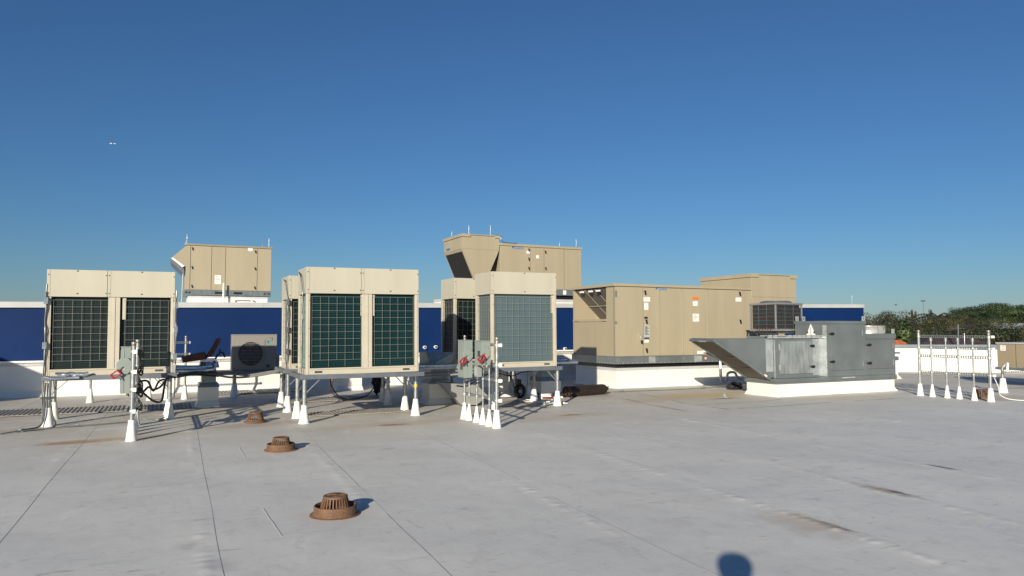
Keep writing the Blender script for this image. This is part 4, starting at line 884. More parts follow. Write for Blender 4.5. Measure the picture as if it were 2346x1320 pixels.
for px in (1564, 1621):
    x = OY(px, 730, LY0).x; mb.box(x, x + .008, yf - .006, LY0 - .0003, ZB + .003, ZT - .003)
    z = ZB + .1
    while z < ZT - .1: mb.box(x - .018, x - .006, yf - .004, LY0 - .0003, z, z + .012, 1); z += .07
x = OY(1511, 730, LY0).x; mb.box(x, x + .014, yf - .004, LY0 - .0003, ZB + .01, ZT - .05)
mb.build("panel_seam", [TAND, PAPER], t)
for (px, py) in ((1477, 670.5), (1480, 737), (1480.5, 803), (1694, 673.5), (1695.5, 737)):
    p = OY(px, py, LY0); mb = MB(); latch(mb, p.x, p.z, LY0 - .001, 1.1); mb.build("latch", BLACK, t)
mb = MB()
def st(px0, py0, px1, py1, lines, m_, name="label_sticker", Y=LY0, par=None):
    a = OY(px0, py1, Y); b = OY(px1, py0, Y); q = MB(); sticker(q, a.x, a.z, Y - .004, b.x - a.x, b.z - a.z, lines); return q.build(name, m_, par or t)
st(1474, 681, 1489, 691, 3, [PAPER, INK]); st(1475.5, 694, 1485, 710, 0, [PAPER, INK]); st(1587, 690, 1598, 701, 2, [PAPER, INK]); st(1587, 719, 1601, 737, 4, [PAPER, INK])
st(1586, 681, 1600, 686, 0, [ORANGE, ORANGE]); st(1685, 682, 1698, 691, 2, [PAPER, INK]); st(1597, 804, 1611, 811, 1, [PAPER, INK]); st(1476, 744, 1488, 773, 9, [PLATE, INK], "rating_plate"); st(1476, 773, 1487, 778, 0, [DGREY, INK]); st(1476, 778, 1486, 785, 1, [PAPER, NAVY])
st(1475.5, 726, 1484, 730.5, 0, [INK, INK], "unit_number"); st(1477, 727, 1482, 729.5, 0, [PAPER, INK], "unit_number_panel")
mb = MB(); p = OY(1503.5, 664, LY0); emblem(mb, (p.x - .03, LY0 - .004, p.z), (1, 0, 0), (0, 0, 1), .08, 0, 1, N)
text_mb(mb, "DAIKIN", (OY(1507.5, 665, LY0).x, LY0 - .005, OY(1508, 665, LY0).z), (1, 0, 0), (0, 0, 1), .088, 1, .002, bold=.001, nrm=N); mb.build("maker_badge", [NAVY, CYAN], t)
mb = MB(); p = OY(1466.5, 770, LY0); mb.tube([(p.x, LY0 - .001, p.z), (p.x, LY0 - .03, p.z)], .052, 18); mb.bar((p.x, LY0 - .035, p.z), (p.x + .02, LY0 - .035, p.z - .11), .035, .02, 0); mb.bar((p.x + .022, LY0 - .036, p.z - .11), (p.x + .03, LY0 - .036, p.z - .19), .045, .03, 1); mb.build("power_handle", [GALVB, BLACK], t)
for py, n_ in ((667, 7), (737, 3)):
    mb = MB(); 
    for k in range(n_): a = OX(1409, py + 2 * k, LX0); mb.box(OY(1409, py, LY0).x + .0, OY(1409, py, LY0).x + .06, LY0 - .003, LY0 - .0015, a.z - .008 if False else OY(1411, py + 2.0 * k, LY0).z - .012, OY(1411, py + 2.0 * k, LY0).z)
    mb.build("hinge_print", NAVY, t)
p = OY(1616, 821, LY0 - .03); mb = MB(); mb.tube([(p.x, LY0 - .037, p.z), (p.x, LY0 - .038, p.z)], .05, 20, 0); mb.tube([(p.x, LY0 - .039, p.z), (p.x, LY0 - .0395, p.z)], .035, 20, 1); mb.box(p.x - .012, p.x + .012, LY0 - .041, LY0 - .04, p.z - .02, p.z + .02, 0); mb.build("warning_roundel", [RED, PAPER], t)
# tall hood at its right end
mb = MB(); HX0, HX1 = 14.94, 16.66; HZ1 = 3.05
mb.box(HX0, HX1, LY0 - .006, LY1 + .03, 2.42, HZ1); mb.hexa([(15.2, LY0 - .006, 1.2), (16.1, LY0 - .006, 1.2), (16.1, LY1 + .03, 1.2), (15.2, LY1 + .03, 1.2), (HX0, LY0 - .006, 2.418), (HX1, LY0 - .006, 2.418), (HX1, LY1 + .03, 2.418), (HX0, LY1 + .03, 2.418)])
hd = mb.build("exhaust_hood", TAN, t, bevel=.006)
mb = MB(); mb.box(HX0 - .03, HX1 + .03, LY0 - .035, LY1 + .06, HZ1 + .002, HZ1 + .03); mb.box(HX0 - .032, HX0 + .25, LY0 - .038, LY1 + .062, HZ1 - .07, HZ1 + .001); mb.box(HX1 - .25, HX1 + .032, LY0 - .038, LY1 + .062, HZ1 - .07, HZ1 + .001); mb.build("hood_cap", TAN, hd)

# --- middle upper unit with twin sided hood
t = thing("rooftop_unit", (10.5, 22, 1.8), "tall tan rooftop unit with a tapered intake hood, behind the blue wall in the middle", "rooftop unit", "tan rooftop units")
UX0, UX1, UY = 9.69, 12.72, 21.0
mb = MB(); mb.box(UX0, UX1, UY, UY + 2.1, 2.83, 4.19); mb.build("body", TAN, t, bevel=.005)
mb = MB(); mb.box(UX0 - .03, UX1 + .03, UY - .03, UY + 2.13, 4.193, 4.27); mb.build("roof_cap", TAN, t, bevel=.008)
mb = MB(); mb.box(UX0 - .02, UX1 + .02, UY - .02, UY + 2.1, 2.63, 2.828); mb.box(12.0, 12.12, UY - .026, UY - .0205, 2.66, 2.8, 1); mb.build("base_rail", [GALVM, PAPER], t)
mb = MB(); mb.box(UX0 + .1, UX1 - .1, UY + .1, UY + 2, 2.5, 2.63); mb.build("dark_gap", BLACK, t)
whitecurb(t, 8.2, UX1 + .1, UY + .06, UY + 2.05, 2.5, 0, 1.8, .09)
mb = MB(); mb.box(8.38, 9.66, UY - .006, UY + 1.6, 4.03, 4.47)
TL, TR, BL, BR = (8.38, 4.028), (9.66, 4.028), (8.83, 3.0), (9.2, 3.0)
mb.hexa([(BL[0], UY - .006, 3.0), (BR[0], UY - .006, 3.0), (BR[0], UY + 1.6, 3.0), (BL[0], UY + 1.6, 3.0), (TL[0], UY - .006, 4.028), (TR[0], UY - .006, 4.028), (TR[0], UY + 1.6, 4.028), (TL[0], UY + 1.6, 4.028)])
hd = mb.build("intake_hood", TAN, t, bevel=.004)
mb = MB(); mb.box(8.35, 9.69, UY - .035, UY + 1.63, 4.473, 4.5); mb.box(8.348, 8.66, UY - .038, UY + 1.632, 4.41, 4.472); mb.box(9.5, 9.692, UY - .038, UY + 1.632, 4.41, 4.472); mb.build("hood_cap", TAN, hd)
mb = MB(); dx, dz = BL[0] - TL[0], 3.0 - 4.028; ln = math.hypot(dx, dz); nx_, nz_ = dz / ln, -dx / ln
def hp(f, yy, o): return (TL[0] + dx * f + nx_ * o, yy, 4.028 + dz * f + nz_ * o)
mb.prism([hp(.08, UY + .08, .002), hp(.08, UY + 1.5, .002), hp(1, UY + 1.5, .002), hp(1, UY + .08, .002)], (nx_ * .01, 0, nz_ * .01)); mb.build("intake_mesh", MESHD, hd)
mb = MB(); dx2 = BR[0] - TR[0]; mb.prism([(TR[0] + .003, UY + .06, 3.98), (TR[0] + .003, UY + 1.5, 3.98), (BR[0] + .02, UY + 1.5, 3.0), (BR[0] + .02, UY + .06, 3.0)], (.01, 0, -.004)); mb.build("side_mesh", BLACK, hd)
mb = MB(); emblem(mb, OY(1172.5, 569.5, UY) + Vector((0, -.004, 0)), (1, 0, 0), (0, 0, 1), .09, 0, 1, N); text_mb(mb, "DAIKIN", OY(1178, 570.5, UY) + Vector((0, -.005, 0)), (1, 0, 0), (0, 0, 1), .105, 1, .002, bold=.001, nrm=N); mb.build("maker_badge", [NAVY, CYAN], t)
mb = MB(); text_mb(mb, "DAIKIN", (8.372, UY + 1.35, 4.08), (0, -1, 0), (0, 0, 1), .10, 0, .003, bold=.003, nrm=Vector((-1, 0, 0))); mb.build("maker_badge", CYAN, hd)
mb = MB()
for px in (1214.5, 1246, 1292): mb = MB(); x = OY(px, 600, UY).x; mb.box(x, x + .008, UY - .003, UY - .0005, 2.84, 4.18); mb.build("panel_gap", INK, t)
for (px, py) in ((1211, 573), (1211, 594), (1211, 615), (1249, 578), (1249.5, 615.5)): p = OY(px, py, UY); mb = MB(); latch(mb, p.x, p.z, UY - .001, .9); mb.build("latch", BLACK, t)
st(1206, 575, 1214, 581, 0, [PAPER, INK], Y=UY); st(1228, 585, 1234.5, 592, 1, [PAPER, INK], Y=UY)
mb = MB(); mb.tube(curve_pts([(9.5, UY + .1, 4.5), (9.6, UY + .05, 4.53), (9.72, UY - .03, 4.48), (9.73, UY - .04, 4.36), (9.85, UY - .02, 4.29), (10.3, UY, 4.285)], 6), .012, 6); mb.box(9.70, 9.73, UY - .05, UY - .03, 4.38, 4.44, 1); tag(mb.build("lightning_cable", [DGREY, PVC], loc=(9.6, UY, 4.5)), "cable draped from the tall hood down to the middle rooftop unit", "cable")

# --- left upper unit
t = thing("rooftop_unit", (1.75, 24, 1.8), "smaller tan rooftop unit above the blue wall at the left, sloped hood on its side", "rooftop unit", "tan rooftop units")
AX0, AX1, AY = .57, 2.94, 23.0
mb = MB(); mb.box(AX0, AX1, AY, AY + 1.7, 2.66, 3.95); mb.build("body", TAN, t, bevel=.005)
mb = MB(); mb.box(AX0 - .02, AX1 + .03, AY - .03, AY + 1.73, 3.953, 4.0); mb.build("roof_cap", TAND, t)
mb = MB(); mb.box(AX0 - .01, AX1 + .01, AY - .01, AY + 1.7, 2.5, 2.657)
mb.build("base_rail", GALV, t)
for px in (427, 434, 606.5, 615.5):
    mb = MB(); p = OY(px, 671, AY); mb.tube([(p.x, AY - .012, 2.575), (p.x, AY - .0105, 2.575)], .028, 14); mb.build("rail_hole", BLACK, t)
for a, b in ((492, 510), (535, 555)): mb = MB(); mb.box(OY(a, 671, AY).x, OY(b, 671, AY).x, AY - .014, AY - .0105, 2.545, 2.61); mb.build("fork_pocket", BLACK, t)
whitecurb(t, AX0 + .08, AX1 - .08, AY + .05, AY + 1.6, 2.49, 0, 1.8, .06)
mb = MB()
for px in (435.2, 484, 516, 589): mb = MB(); x = OY(px, 610, AY).x; mb.box(x, x + .012, AY - .003, AY - .0005, 2.67, 3.93); mb.build("panel_gap", INK, t)
for (px, py) in ((440.5, 570), (439.5, 613), (439, 656), (584.5, 577), (584, 616), (583, 659.5)): p = OY(px, py, AY); mb = MB(); latch(mb, p.x, p.z, AY - .001, .8); mb.build("latch", BLACK, t)
st(491.5, 631, 506.5, 651, 4, [PAPER, INK], Y=AY); st(568, 568, 579, 575, 1, [PAPER, INK], Y=AY)
mb = MB(); mb.prism([(AX0 - .002, AY + .02, 3.93), (.27, AY + .02, 3.64), (.2, AY + .02, 3.56), (AX0 - .002, AY + .02, 3.33)], (0, 1.5, 0)); hd = mb.build("intake_hood", TAN, t, bevel=.004)
mb = MB(); mb.prism([(.22, AY + .0, 3.58), (.18, AY + .0, 3.55), (.48, AY + .0, 3.30), (.54, AY + .0, 3.34)], (0, 1.54, 0)); mb.build("hood_filter", PVC, hd)
mb = MB(); mb.prism([(.17, AY + .03, 3.53), (.20, AY + .03, 3.44), (.50, AY + .03, 3.14), (.53, AY + .03, 3.26)], (0, 1.48, 0)); mb.build("lower_louvre", STEELG, hd)
mb = MB(); mb.tube([(.50, AY - .02, 3.1), (.49, AY - .02, 2.4), (.46, AY - .02, 2.1)], .015, 8); tag(mb.build("drain_line", PVCG, loc=(.5, AY, 2.1)), "thin pipe down the left side of the left upper unit", "pipe")
p = OY(512.5, 660, AY - .15); mb = MB(); mb.tube([(p.x, AY - .15, 1.85), (p.x, AY - .15, 2.86)], .028, 10); tag(mb.build("vent_pipe", PVC, loc=(p.x, AY - .15, 1.8)), "white upright pipe in front of the left upper unit", "pipe")
mb = MB(); mb.tube(curve_pts([(1.83, AY - .1, 2.0), (1.83, AY - .1, 2.38), (1.88, AY - .1, 2.42), (2.3, AY - .1, 2.42), (2.36, AY - .1, 2.40), (2.42, AY - .1, 2.3), (2.46, AY - .1, 2.1)], 5), .02, 8); tag(mb.build("condensate_pipe", PVC, loc=(1.83, AY - .1, 1.8)), "white bent pipe against the curb of the left upper unit", "pipe")

# lightning rods
def rod(px, ytop, ybase, Y, label, r=.0055):
    a = OY(px, ybase, Y); b = OY(px, ytop, Y); mb = MB(); mb.tube([(a.x, Y, a.z - .02), (a.x, Y, a.z + (b.z - a.z) * .96), (a.x, Y, b.z)], [r, r * .9, r * .3], 8); mb.tube([(a.x, Y, a.z - .02), (a.x, Y, a.z + .03)], r * 1.6, 8)
    tag(mb.build("lightning_rod", ALU, loc=(a.x, Y, a.z)), label, "lightning rod", "thin lightning rods")
rod(428, 536, 559, 23.1, "tall lightning rod at the left corner of the left upper unit"); rod(424.5, 552, 560, 24.3, "short lightning rod at the left corner of the left upper unit")
rod(616, 546, 568, 23.1, "tall lightning rod at the right end of the left upper unit"); rod(601, 560, 567, 24.4, "short lightning rod near the right end of the left upper unit")
rod(1035, 529, 543, 22.3, "lightning rod on the back left corner of the tall hood"); rod(1074, 516, 536, 21.2, "lightning rod on the front left of the tall hood"); rod(1123.5, 516, 537, 21.1, "lightning rod on the front right of the tall hood")
rod(1320, 547, 564, 21.2, "lightning rod at the right end of the middle upper unit"); rod(1282, 554, 563, 22.6, "short lightning rod on the middle upper unit"); rod(1952, 676, 698, 19.3, "lightning rod on the blue wall near its right end")
rod(2210, 763, 790, 16.3, "lightning rod standing on the low white parapet", .014)

# ------------------------------------------------------------------ galvanised air handler
t = thing("air_handler", (14.2, 12.5, 0), "galvanised sheet metal air handler with an angled intake hood on a white curb", "air handler")
GY = 12.0
mb = MB(); mb.hexa([(12.26, GY - .05, 0), (16.24, GY - .05, 0), (16.24, GY + .98, 0), (12.26, GY + .98, 0), (12.3, GY, .1), (16.18, GY, .1), (16.18, GY + .93, .1), (12.3, GY + .93, .1)]); mb.box(12.3, 16.18, GY, GY + .93, .1, .285); mb.build("curb", WHITE, t, bevel=.012)
mb = MB(); mb.box(12.28, 16.24, GY - .02, GY + .97, .288, .40); mb.box(12.26, 16.26, GY - .035, GY + .985, .33, .345); mb.build("base_rail", GALVM, t, bevel=.003)
AX, BX, CX_, EX = 12.37, 13.72, 15.2, 16.23
mb = MB(); mb.box(AX, BX - .002, GY + .10, GY + .93, .402, 1.29); mb.box(AX - .02, BX - .003, GY + .08, GY + .95, 1.292, 1.345); mb.build("left_section", GALVM, t, bevel=.003)
mb = MB(); mb.box(BX + .16, CX_ - .002, GY, GY + .93, .402, 1.63); mb.box(BX, BX + .158, GY + .11, GY + .93, .402, 1.33); mb.box(BX + .15, CX_ + .01, GY - .018, GY + .95, 1.633, 1.70); mb.build("tall_section", GALVM, t, bevel=.003)
mb = MB(); mb.box(CX_ + .001, EX, GY + .003, GY + .93, .402, 1.27); mb.box(CX_ + .015, EX + .02, GY - .015, GY + .95, 1.273, 1.40); mb.build("right_section", GALVM, t, bevel=.003)
# corner strips in lighter metal, bright reflections put into their colour
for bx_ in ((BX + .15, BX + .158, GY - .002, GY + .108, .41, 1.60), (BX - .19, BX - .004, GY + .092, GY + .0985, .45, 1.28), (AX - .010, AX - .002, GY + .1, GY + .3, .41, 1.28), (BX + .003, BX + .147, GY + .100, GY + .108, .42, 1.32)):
    mb = MB(); mb.box(*bx_); mb.build("corner_reflection", GALVREF, t)
def door(x0, x1, z0, z1, y, hinge_left, name="access_door", streak=False):
    mb = MB(); mb.box(x0, x1, y - .022, y - .0015, z0, z1); d = mb.build(name, GALVS if streak else GALVM, t, bevel=.004)
    mb = MB(); hx = x0 - .012 if hinge_left else x1 + .004
    for zz in (z0 + .08, z1 - .2): mb.box(hx, hx + .012, y - .02, y - .002, zz, zz + .13)
    mb.build("hinge", GALVB, d)
    for zz in (z0 + (z1 - z0) * .2, z0 + (z1 - z0) * .84):
        mb = MB(); kx = x1 - .03 if hinge_left else x0 + .03
        mb.prism([(kx - .09, y - .023, zz), (kx - .03, y - .023, zz + .028), (kx + .05, y - .023, zz + .03), (kx + .06, y - .023, zz - .02), (kx - .03, y - .023, zz - .028)], (0, -.035, 0)); mb.build("latch_handle", BLACK, d, bevel=.005)
GALVS = mat("galvanised streaked", (.30, .335, .335), .32, metal=.4, var=.3, vscale=4, stretch=(3, 3, .7), bump=.15, bscale=5)
door(AX + .13, BX - .20, .50, 1.24, GY + .10, True, streak=True)
door(BX + .27, CX_ - .15, .55, 1.56, GY, False); door(CX_ + .04, EX - .10, .56, 1.24, GY + .003, False)
# lifting lugs, top rail hardware
mb = MB()
for (x, y, z) in ((13.88, GY + .9, 1.705), (14.1, GY + .9, 1.705), (15.08, GY - .005, 1.705), (16.12, GY - .005, 1.405)):
    mb.box(x, x + .035, y, y + .012, z, z + .11); mb.box(x + .065, x + .10, y, y + .012, z, z + .11); mb.box(x + .0351, x + .0649, y, y + .012, z + .075, z + .11); mb.box(x + .0351, x + .0649, y, y + .012, z, z + .03)
mb.build("lifting_lug", GALVB, t)
mb = MB(); rr = random.Random(2)
x = AX - .25
while x < BX + .1: mb.box(x, x + .12, GY + .06, GY + .075, 1.30, 1.33 + rr.uniform(0, .05)); mb.box(x, x + .05, GY + .05, GY + .3, 1.348, 1.37); x += .15
mb.build("top_fasteners", GALVB, t)
# intake hood
hx0 = OY(1643.5, 778, GY).x; hy0, hy1 = GY + .12, GY + .9
mb = MB()
top = 1.30; bx, bz = 12.26, .42; e = .012
mb.prism([(hx0, hy0, top), (AX - .012, hy0, top), (AX - .012, hy0, .44), (bx, hy0, bz)], (0, e, 0)); mb.prism([(hx0, hy1, top), (AX - .012, hy1, top), (AX - .012, hy1, .44), (bx, hy1, bz)], (0, -e, 0))
mb.prism([(hx0, hy0 + e + .001, top), (AX - .012, hy0 + e + .001, top), (AX - .012, hy0 + e + .001, top - e), (hx0 + .01, hy0 + e + .001, top - e)], (0, hy1 - hy0 - 2 * e - .002, 0))
hd = mb.build("intake_hood", GALVM, t)
mb = MB(); dv = Vector((bx - hx0, 0, bz - top)).normalized(); pn_ = Vector((dv.z, 0, -dv.x))
A = Vector((hx0, hy0, top)); B = Vector((bx, hy0, bz))
mb.prism([A + pn_ * .002, A + pn_ * .05, B + pn_ * .05, B + pn_ * .002], (0, .045, 0)); mb.prism([A + pn_ * .002 + V(0, hy1 - hy0 - .045, 0), A + pn_ * .05 + V(0, hy1 - hy0 - .045, 0), B + pn_ * .05 + V(0, hy1 - hy0 - .045, 0), B + pn_ * .002 + V(0, hy1 - hy0 - .045, 0)], (0, .045, 0))
mb.prism([A + V(0, .046, 0), A + V(0, .046, 0) + pn_ * .05, A + V(0, .046, 0) + pn_ * .05 + dv * .05, A + V(0, .046, 0) + dv * .05], (0, hy1 - hy0 - .092, 0))
mb.box(A.x - .02, A.x + .03, hy0 + .1, hy1 - .1, top + .0, top + .01)
mb.build("hood_frame", GALV, hd)
mb = MB(); o_ = V(0, .05, 0); mb.prism([A + o_ + dv * .055 + pn_ * .02, A + o_ + dv * .055 + pn_ * .03, B + o_ + pn_ * .03, B + o_ + pn_ * .02], (0, hy1 - hy0 - .1, 0)); ms = mb.build("intake_mesh", MESH, hd)
mb = MB()
for f in (.42, .7): q = A + (B - A) * f + o_ + pn_ * .032; mb.bar(q, q + V(0, hy1 - hy0 - .1, 0), .012)
mb.build("mesh_bar", DGREY, ms)
mb = MB(); q = A + dv * .01 + pn_ * .052
mb.prism([q + V(0, .25, 0), q + V(0, .48, 0), q + V(0, .48, 0) + dv * .04, q + V(0, .25, 0) + dv * .04], pn_ * .003); q2 = B - dv * .22 + V(0, -.002, 0) + pn_ * .01
mb.prism([q2, q2 + dv * .09, q2 + dv * .09 + pn_ * .035, q2 + pn_ * .035], (0, -.003, 0)); mb.build("white_tag", PAPER, hd)
# white triangle plate on the left face of the tall section
FXP = BX + .158
a = OX(1847.5, 766, FXP); b = OX(1869, 766, FXP); c = OX(1857.5, 742, FXP); ym = (a.y + b.y) / 2
mb = MB(); mb.prism([(FXP - .003, a.y, 1.36), (FXP - .003, b.y, 1.36), (FXP - .003, ym, c.z)], (-.004, 0, 0)); mb.box(FXP - .0085, FXP - .0075, ym - .006, ym + .006, 1.37, c.z - .08, 1)
for yy in (ym - .1, ym + .1): mb.tube([(FXP - .0075, yy, 1.43), (FXP - .0085, yy, 1.43)], .028, 12, 1)
mb.build("triangle_plate", [PVC, DGREY], t)
# duct collar on the right section
mb = MB(); mb.lathe((15.78, GY + .42, 1.402), [(.40, 0), (.40, .17), (.41, .175), (.41, .19), (.39, .19), (.385, 0)], 40); mb.box(15.66, 15.664, GY + .016, GY + .02, 1.41, 1.58, 1); mb.build("duct_collar", [GALVB, GALVM], t)
mb = MB(); mb.hexa([(EX + .002, GY + .1, .95), (EX + .02, GY + .1, .95), (EX + .02, GY + .6, .95), (EX + .002, GY + .6, .95), (EX + .002, GY + .1, 1.36), (EX + .14, GY + .1, 1.36), (EX + .14, GY + .6, 1.36), (EX + .002, GY + .6, 1.36)]); mb.build("side_hood", GALVB, t)
mb = MB(); mb.box(AX - .26, AX - .05, hy0 - .004, hy0 - .0005, .56, 1.285); mb.build("panel_reflection", GALVREF, hd)  # added strip, paints the bright reflection on the hood panel
# label strips bottom
mb = MB(); mb.box(14.3, 14.75, GY - .0385, GY - .0365, .36, .39); mb.build("stamped_plate", GALVB, t)

# ------------------------------------------------------------------ fan condenser standing behind the air handler
t = thing("fan_condenser", (13.8, 13.4, 0), "grey top fan condenser with rusty copper and teal coil behind the air handler", "condenser")
def swirl():
    M = bpy.data.materials.new("corroded coil"); M.use_nodes = True; nt = M.node_tree; n = nt.nodes; L = nt.links; b = n["Principled BSDF"]; b.inputs["Roughness"].default_value = .55
    tc = n.new("ShaderNodeTexCoord"); w_ = n.new("ShaderNodeTexWave"); w_.wave_type = 'RINGS'; w_.rings_direction = 'Y'; w_.inputs["Scale"].default_value = 1.25; w_.inputs["Distortion"].default_value = 4.0; w_.inputs["Detail"].default_value = 2; w_.inputs["Detail Scale"].default_value = .8
    mp = n.new("ShaderNodeMapping"); mp.inputs["Location"].default_value = (.55, 0, -1.2); L.new(tc.outputs["Object"], mp.inputs[0]); L.new(mp.outputs[0], w_.inputs[0])
    cr = n.new("ShaderNodeValToRGB"); L.new(w_.outputs[0], cr.inputs[0]); e = cr.color_ramp.elements
    e[0].position = .2; e[0].color = (.006, .034, .042, 1); e[1].position = .74; e[1].color = (.055, .024, .014, 1); k = e.new(.45); k.color = (.022, .022, .02, 1)
    v = n.new("ShaderNodeTexWave"); v.bands_direction = 'X'; v.inputs["Scale"].default_value = 14; v.inputs["Distortion"].default_value = 1.2; L.new(tc.outputs["Object"], v.inputs[0])
    mx = n.new("ShaderNodeMix"); mx.data_type = 'RGBA'; mr_ = n.new("ShaderNodeMapRange"); mr_.inputs[1].default_value = .2; mr_.inputs[2].default_value = .8; mr_.inputs[3].default_value = .85; mr_.inputs[4].default_value = 0; L.new(v.outputs[0], mr_.inputs[0]); L.new(mr_.outputs[0], mx.inputs[0])
    L.new(cr.outputs[0], mx.inputs[6]); mx.inputs[7].default_value = (.012, .010, .009, 1); L.new(mx.outputs[2], b.inputs["Base Color"]); return M
FX0, FX1, FY0, FY1, FZ0, FZ1 = 13.33, 14.23, 13.0, OX(1717, 720, 13.33).y, 1.46, 2.15
mb = MB(); mb.box(FX0, FX1, FY0, FY1, FZ0, FZ0 + .05); mb.box(FX0 - .01, FX1 + .01, FY0 - .01, FY1 + .01, FZ1 - .045, FZ1)
for (x, y) in ((FX0 + .002, FY0 + .002), (FX1 - .037, FY0 + .002), (FX0 + .002, FY1 - .037), (FX1 - .037, FY1 - .037)): mb.box(x, x + .035, y, y + .035, FZ0 + .051, FZ1 - .046)
mb.build("frame", SILVER, t, bevel=.008)
mb = MB(); mb.box(FX0 + .05, FX1 - .05, FY0 + .06, FY1 - .06, FZ0 + .051, FZ1 - .046); mb.build("coil", swirl(), t)
mb = MB()
wire_grid(mb, (FX0 + .04, FY0 + .01, FZ0 + .06), (1, 0, 0), (0, 0, 1), FX1 - FX0 - .08, FZ1 - FZ0 - .12, 3, 6, .006, 0, n=Vector((0, -1, 0)))
wire_grid(mb, (FX0 + .01, FY1 - .04, FZ0 + .06), (0, -1, 0), (0, 0, 1), FY1 - FY0 - .08, FZ1 - FZ0 - .12, 3, 6, .006, 0, n=Vector((-1, 0, 0)))
mb.build("wire_guard", STEELG, t)
mb = MB(); x = FX0 + .06
while x < FX1 - .05: mb.box(x, x + .004, FY0 + .03, FY0 + .034, FZ0 + .06, FZ1 - .05); x += .028
x = FY0 + .06
while x < FY1 - .05: mb.box(FX0 + .03, FX0 + .034, x, x + .004, FZ0 + .06, FZ1 - .05); x += .028
mb.build("louvre_wires", DGREY, t)
mb = MB(); cx, cy = (FX0 + FX1) / 2, (FY0 + FY1) / 2
mb.lathe((cx, cy, FZ1 + .001), [(.40, 0), (.34, .05), (.335, .05)], 28)
mb.build("fan_shroud", STEELG, t, bevel=.02)
mb = MB()
for k in range(9): an = math.pi * k / 8; mb.bar((cx - .33 * math.cos(an), cy - .33 * math.sin(an), FZ1 + .055), (cx + .33 * math.cos(an), cy + .33 * math.sin(an), FZ1 + .055), .008)
mb.build("fan_guard", SILVER, t)
mb = MB(); mb.box(FX0 + .1, FX1 - .1, FY0 + .05, FY1 - .05, FZ0 - .06, FZ0 - .001); mb.box(FX0 + .1, FX0 + .16, FY0 + .1, FY0 + .16, .0, FZ0 - .0605); mb.box(FX1 - .16, FX1 - .1, FY0 + .1, FY0 + .16, .0, FZ0 - .0605); mb.box(FX0 + .1, FX0 + .16, FY1 - .16, FY1 - .1, .0, FZ0 - .0605); mb.box(FX1 - .16, FX1 - .1, FY1 - .16, FY1 - .1, .0, FZ0 - .0605); mb.build("support_frame", DGREY, t)
mb = MB()
for k in range(6): y = FY0 + .12 + .09 * k; mb.tube(curve_pts([(FX0 - .02, y, 1.37), (FX0 - .03, y + .03, 1.46), (FX0 - .012, y - .02, 1.6)], 4), .008, 6)
mb.build("cable_ends", BLACK, t)
mb = MB(); mb.box(FX0 - .008, FX0 - .003, FY0 + .6, FY0 + .68, 1.87, 1.9); mb.build("maker_badge", NAVY, t)
# second white curb to the right, behind the air handler
t = thing("curb_box", (20.0, 15.1, 0), "small white curb with grey ducts behind the right end of the air handler", "curb")
mb = MB(); mb.box(19.3, 20.25, 14.9, 15.6, 0, .55); mb.hexa([(19.2, 14.82, 0), (20.33, 14.82, 0), (20.33, 15.65, 0), (19.2, 15.65, 0), (19.3, 14.9, .12), (20.25, 14.9, .12), (20.25, 15.6, .12), (19.3, 15.6, .12)]); mb.build("curb", WHITE, t)
mb = MB(); mb.box(19.4, 20.28, 14.88, 15.5, .56, .68); mb.box(19.4, 20.33, 14.86, 15.5, .76, .81); mb.build("duct", STEELG, t)

# ------------------------------------------------------------------ condensate pipe with trap, bags, gas cylinder
q0 = OY(1613, 805, LY0); TY = 14.9
mb = MB(); mb.tube(curve_pts([(q0.x, LY0 - .002, q0.z), (q0.x + .03, TY + .15, q0.z), (q0.x + .05, TY + .03, q0.z - .02), (q0.x + .06, TY, q0.z - .10)], 6), .032, 12)
x1 = q0.x + .06; mb.tube([(x1, TY, q0.z - .095), (x1 + .02, TY, .32)], .032, 12)
mb.tube(curve_pts([(x1 + .02, TY, .33), (x1 + .03, TY, .18), (x1 + .08, TY - .01, .13), (x1 + .17, TY - .02, .14), (x1 + .2, TY - .03, .22), (x1 + .22, TY - .04, .33), (x1 + .3, TY - .05, .37), (x1 + .42, TY - .08, .36), (x1 + .48, TY - .1, .26), (x1 + .55, TY - .13, .19), (x1 + .7, TY - .3, .18), (x1 + .9, TY - .9, .17)], 6), .032, 12, 1)
tag(mb.build("condensate_pipe", [PVC, PVCG], loc=q0), "white drain pipe with a grey trap in front of the tan unit curb", "pipe")
def bag(x, y, sx, sy, sz, label, seed):
    rr = random.Random(seed); bm = bmesh.new(); bmesh.ops.create_icosphere(bm, subdivisions=3, radius=1)
    for v in bm.verts:
        f = 1 + .16 * math.sin(v.co.x * 5 + seed) * math.sin(v.co.y * 4) + rr.uniform(-.06, .06); z = max(-.6, v.co.z) + .6
        v.co = Vector((v.co.x * sx * f, v.co.y * sy * f, z * sz * f))
    me = bpy.data.meshes.new("bag"); bm.to_mesh(me); bm.free(); me.materials.append(BLACK); o = bpy.data.objects.new("sand_bag", me); o.location = (x, y, .004); COL.objects.link(o); tag(o, label, "bag")
bag(12.95, 14.05, .22, .15, .11, "black lumpy bag on the deck under the drain pipe, left one", 1); bag(12.95, 13.3, .12, .15, .12, "black bag half hidden at the corner of the white curb", 5)
t = thing("gas_cylinder", (8.8, 14.1, .1), "dark sooty gas cylinder lying on the deck near the white curb", "gas cylinder")
a = Vector((8.07, 14.02, .125)); b = Vector((9.30, 14.28, .125)); d = (b - a).normalized(); rr0 = .118
mb = MB(); prof = [(0, .75), (.005, .96), (.02, 1.0), (.9, 1.0), (.95, .9), (.985, .62), (1.0, .35), (1.03, .3)]
mb.tube([a + (b - a) * f for f, r in prof], [r * rr0 for f, r in prof], 24); mb.build("cylinder_body", CYL, t)
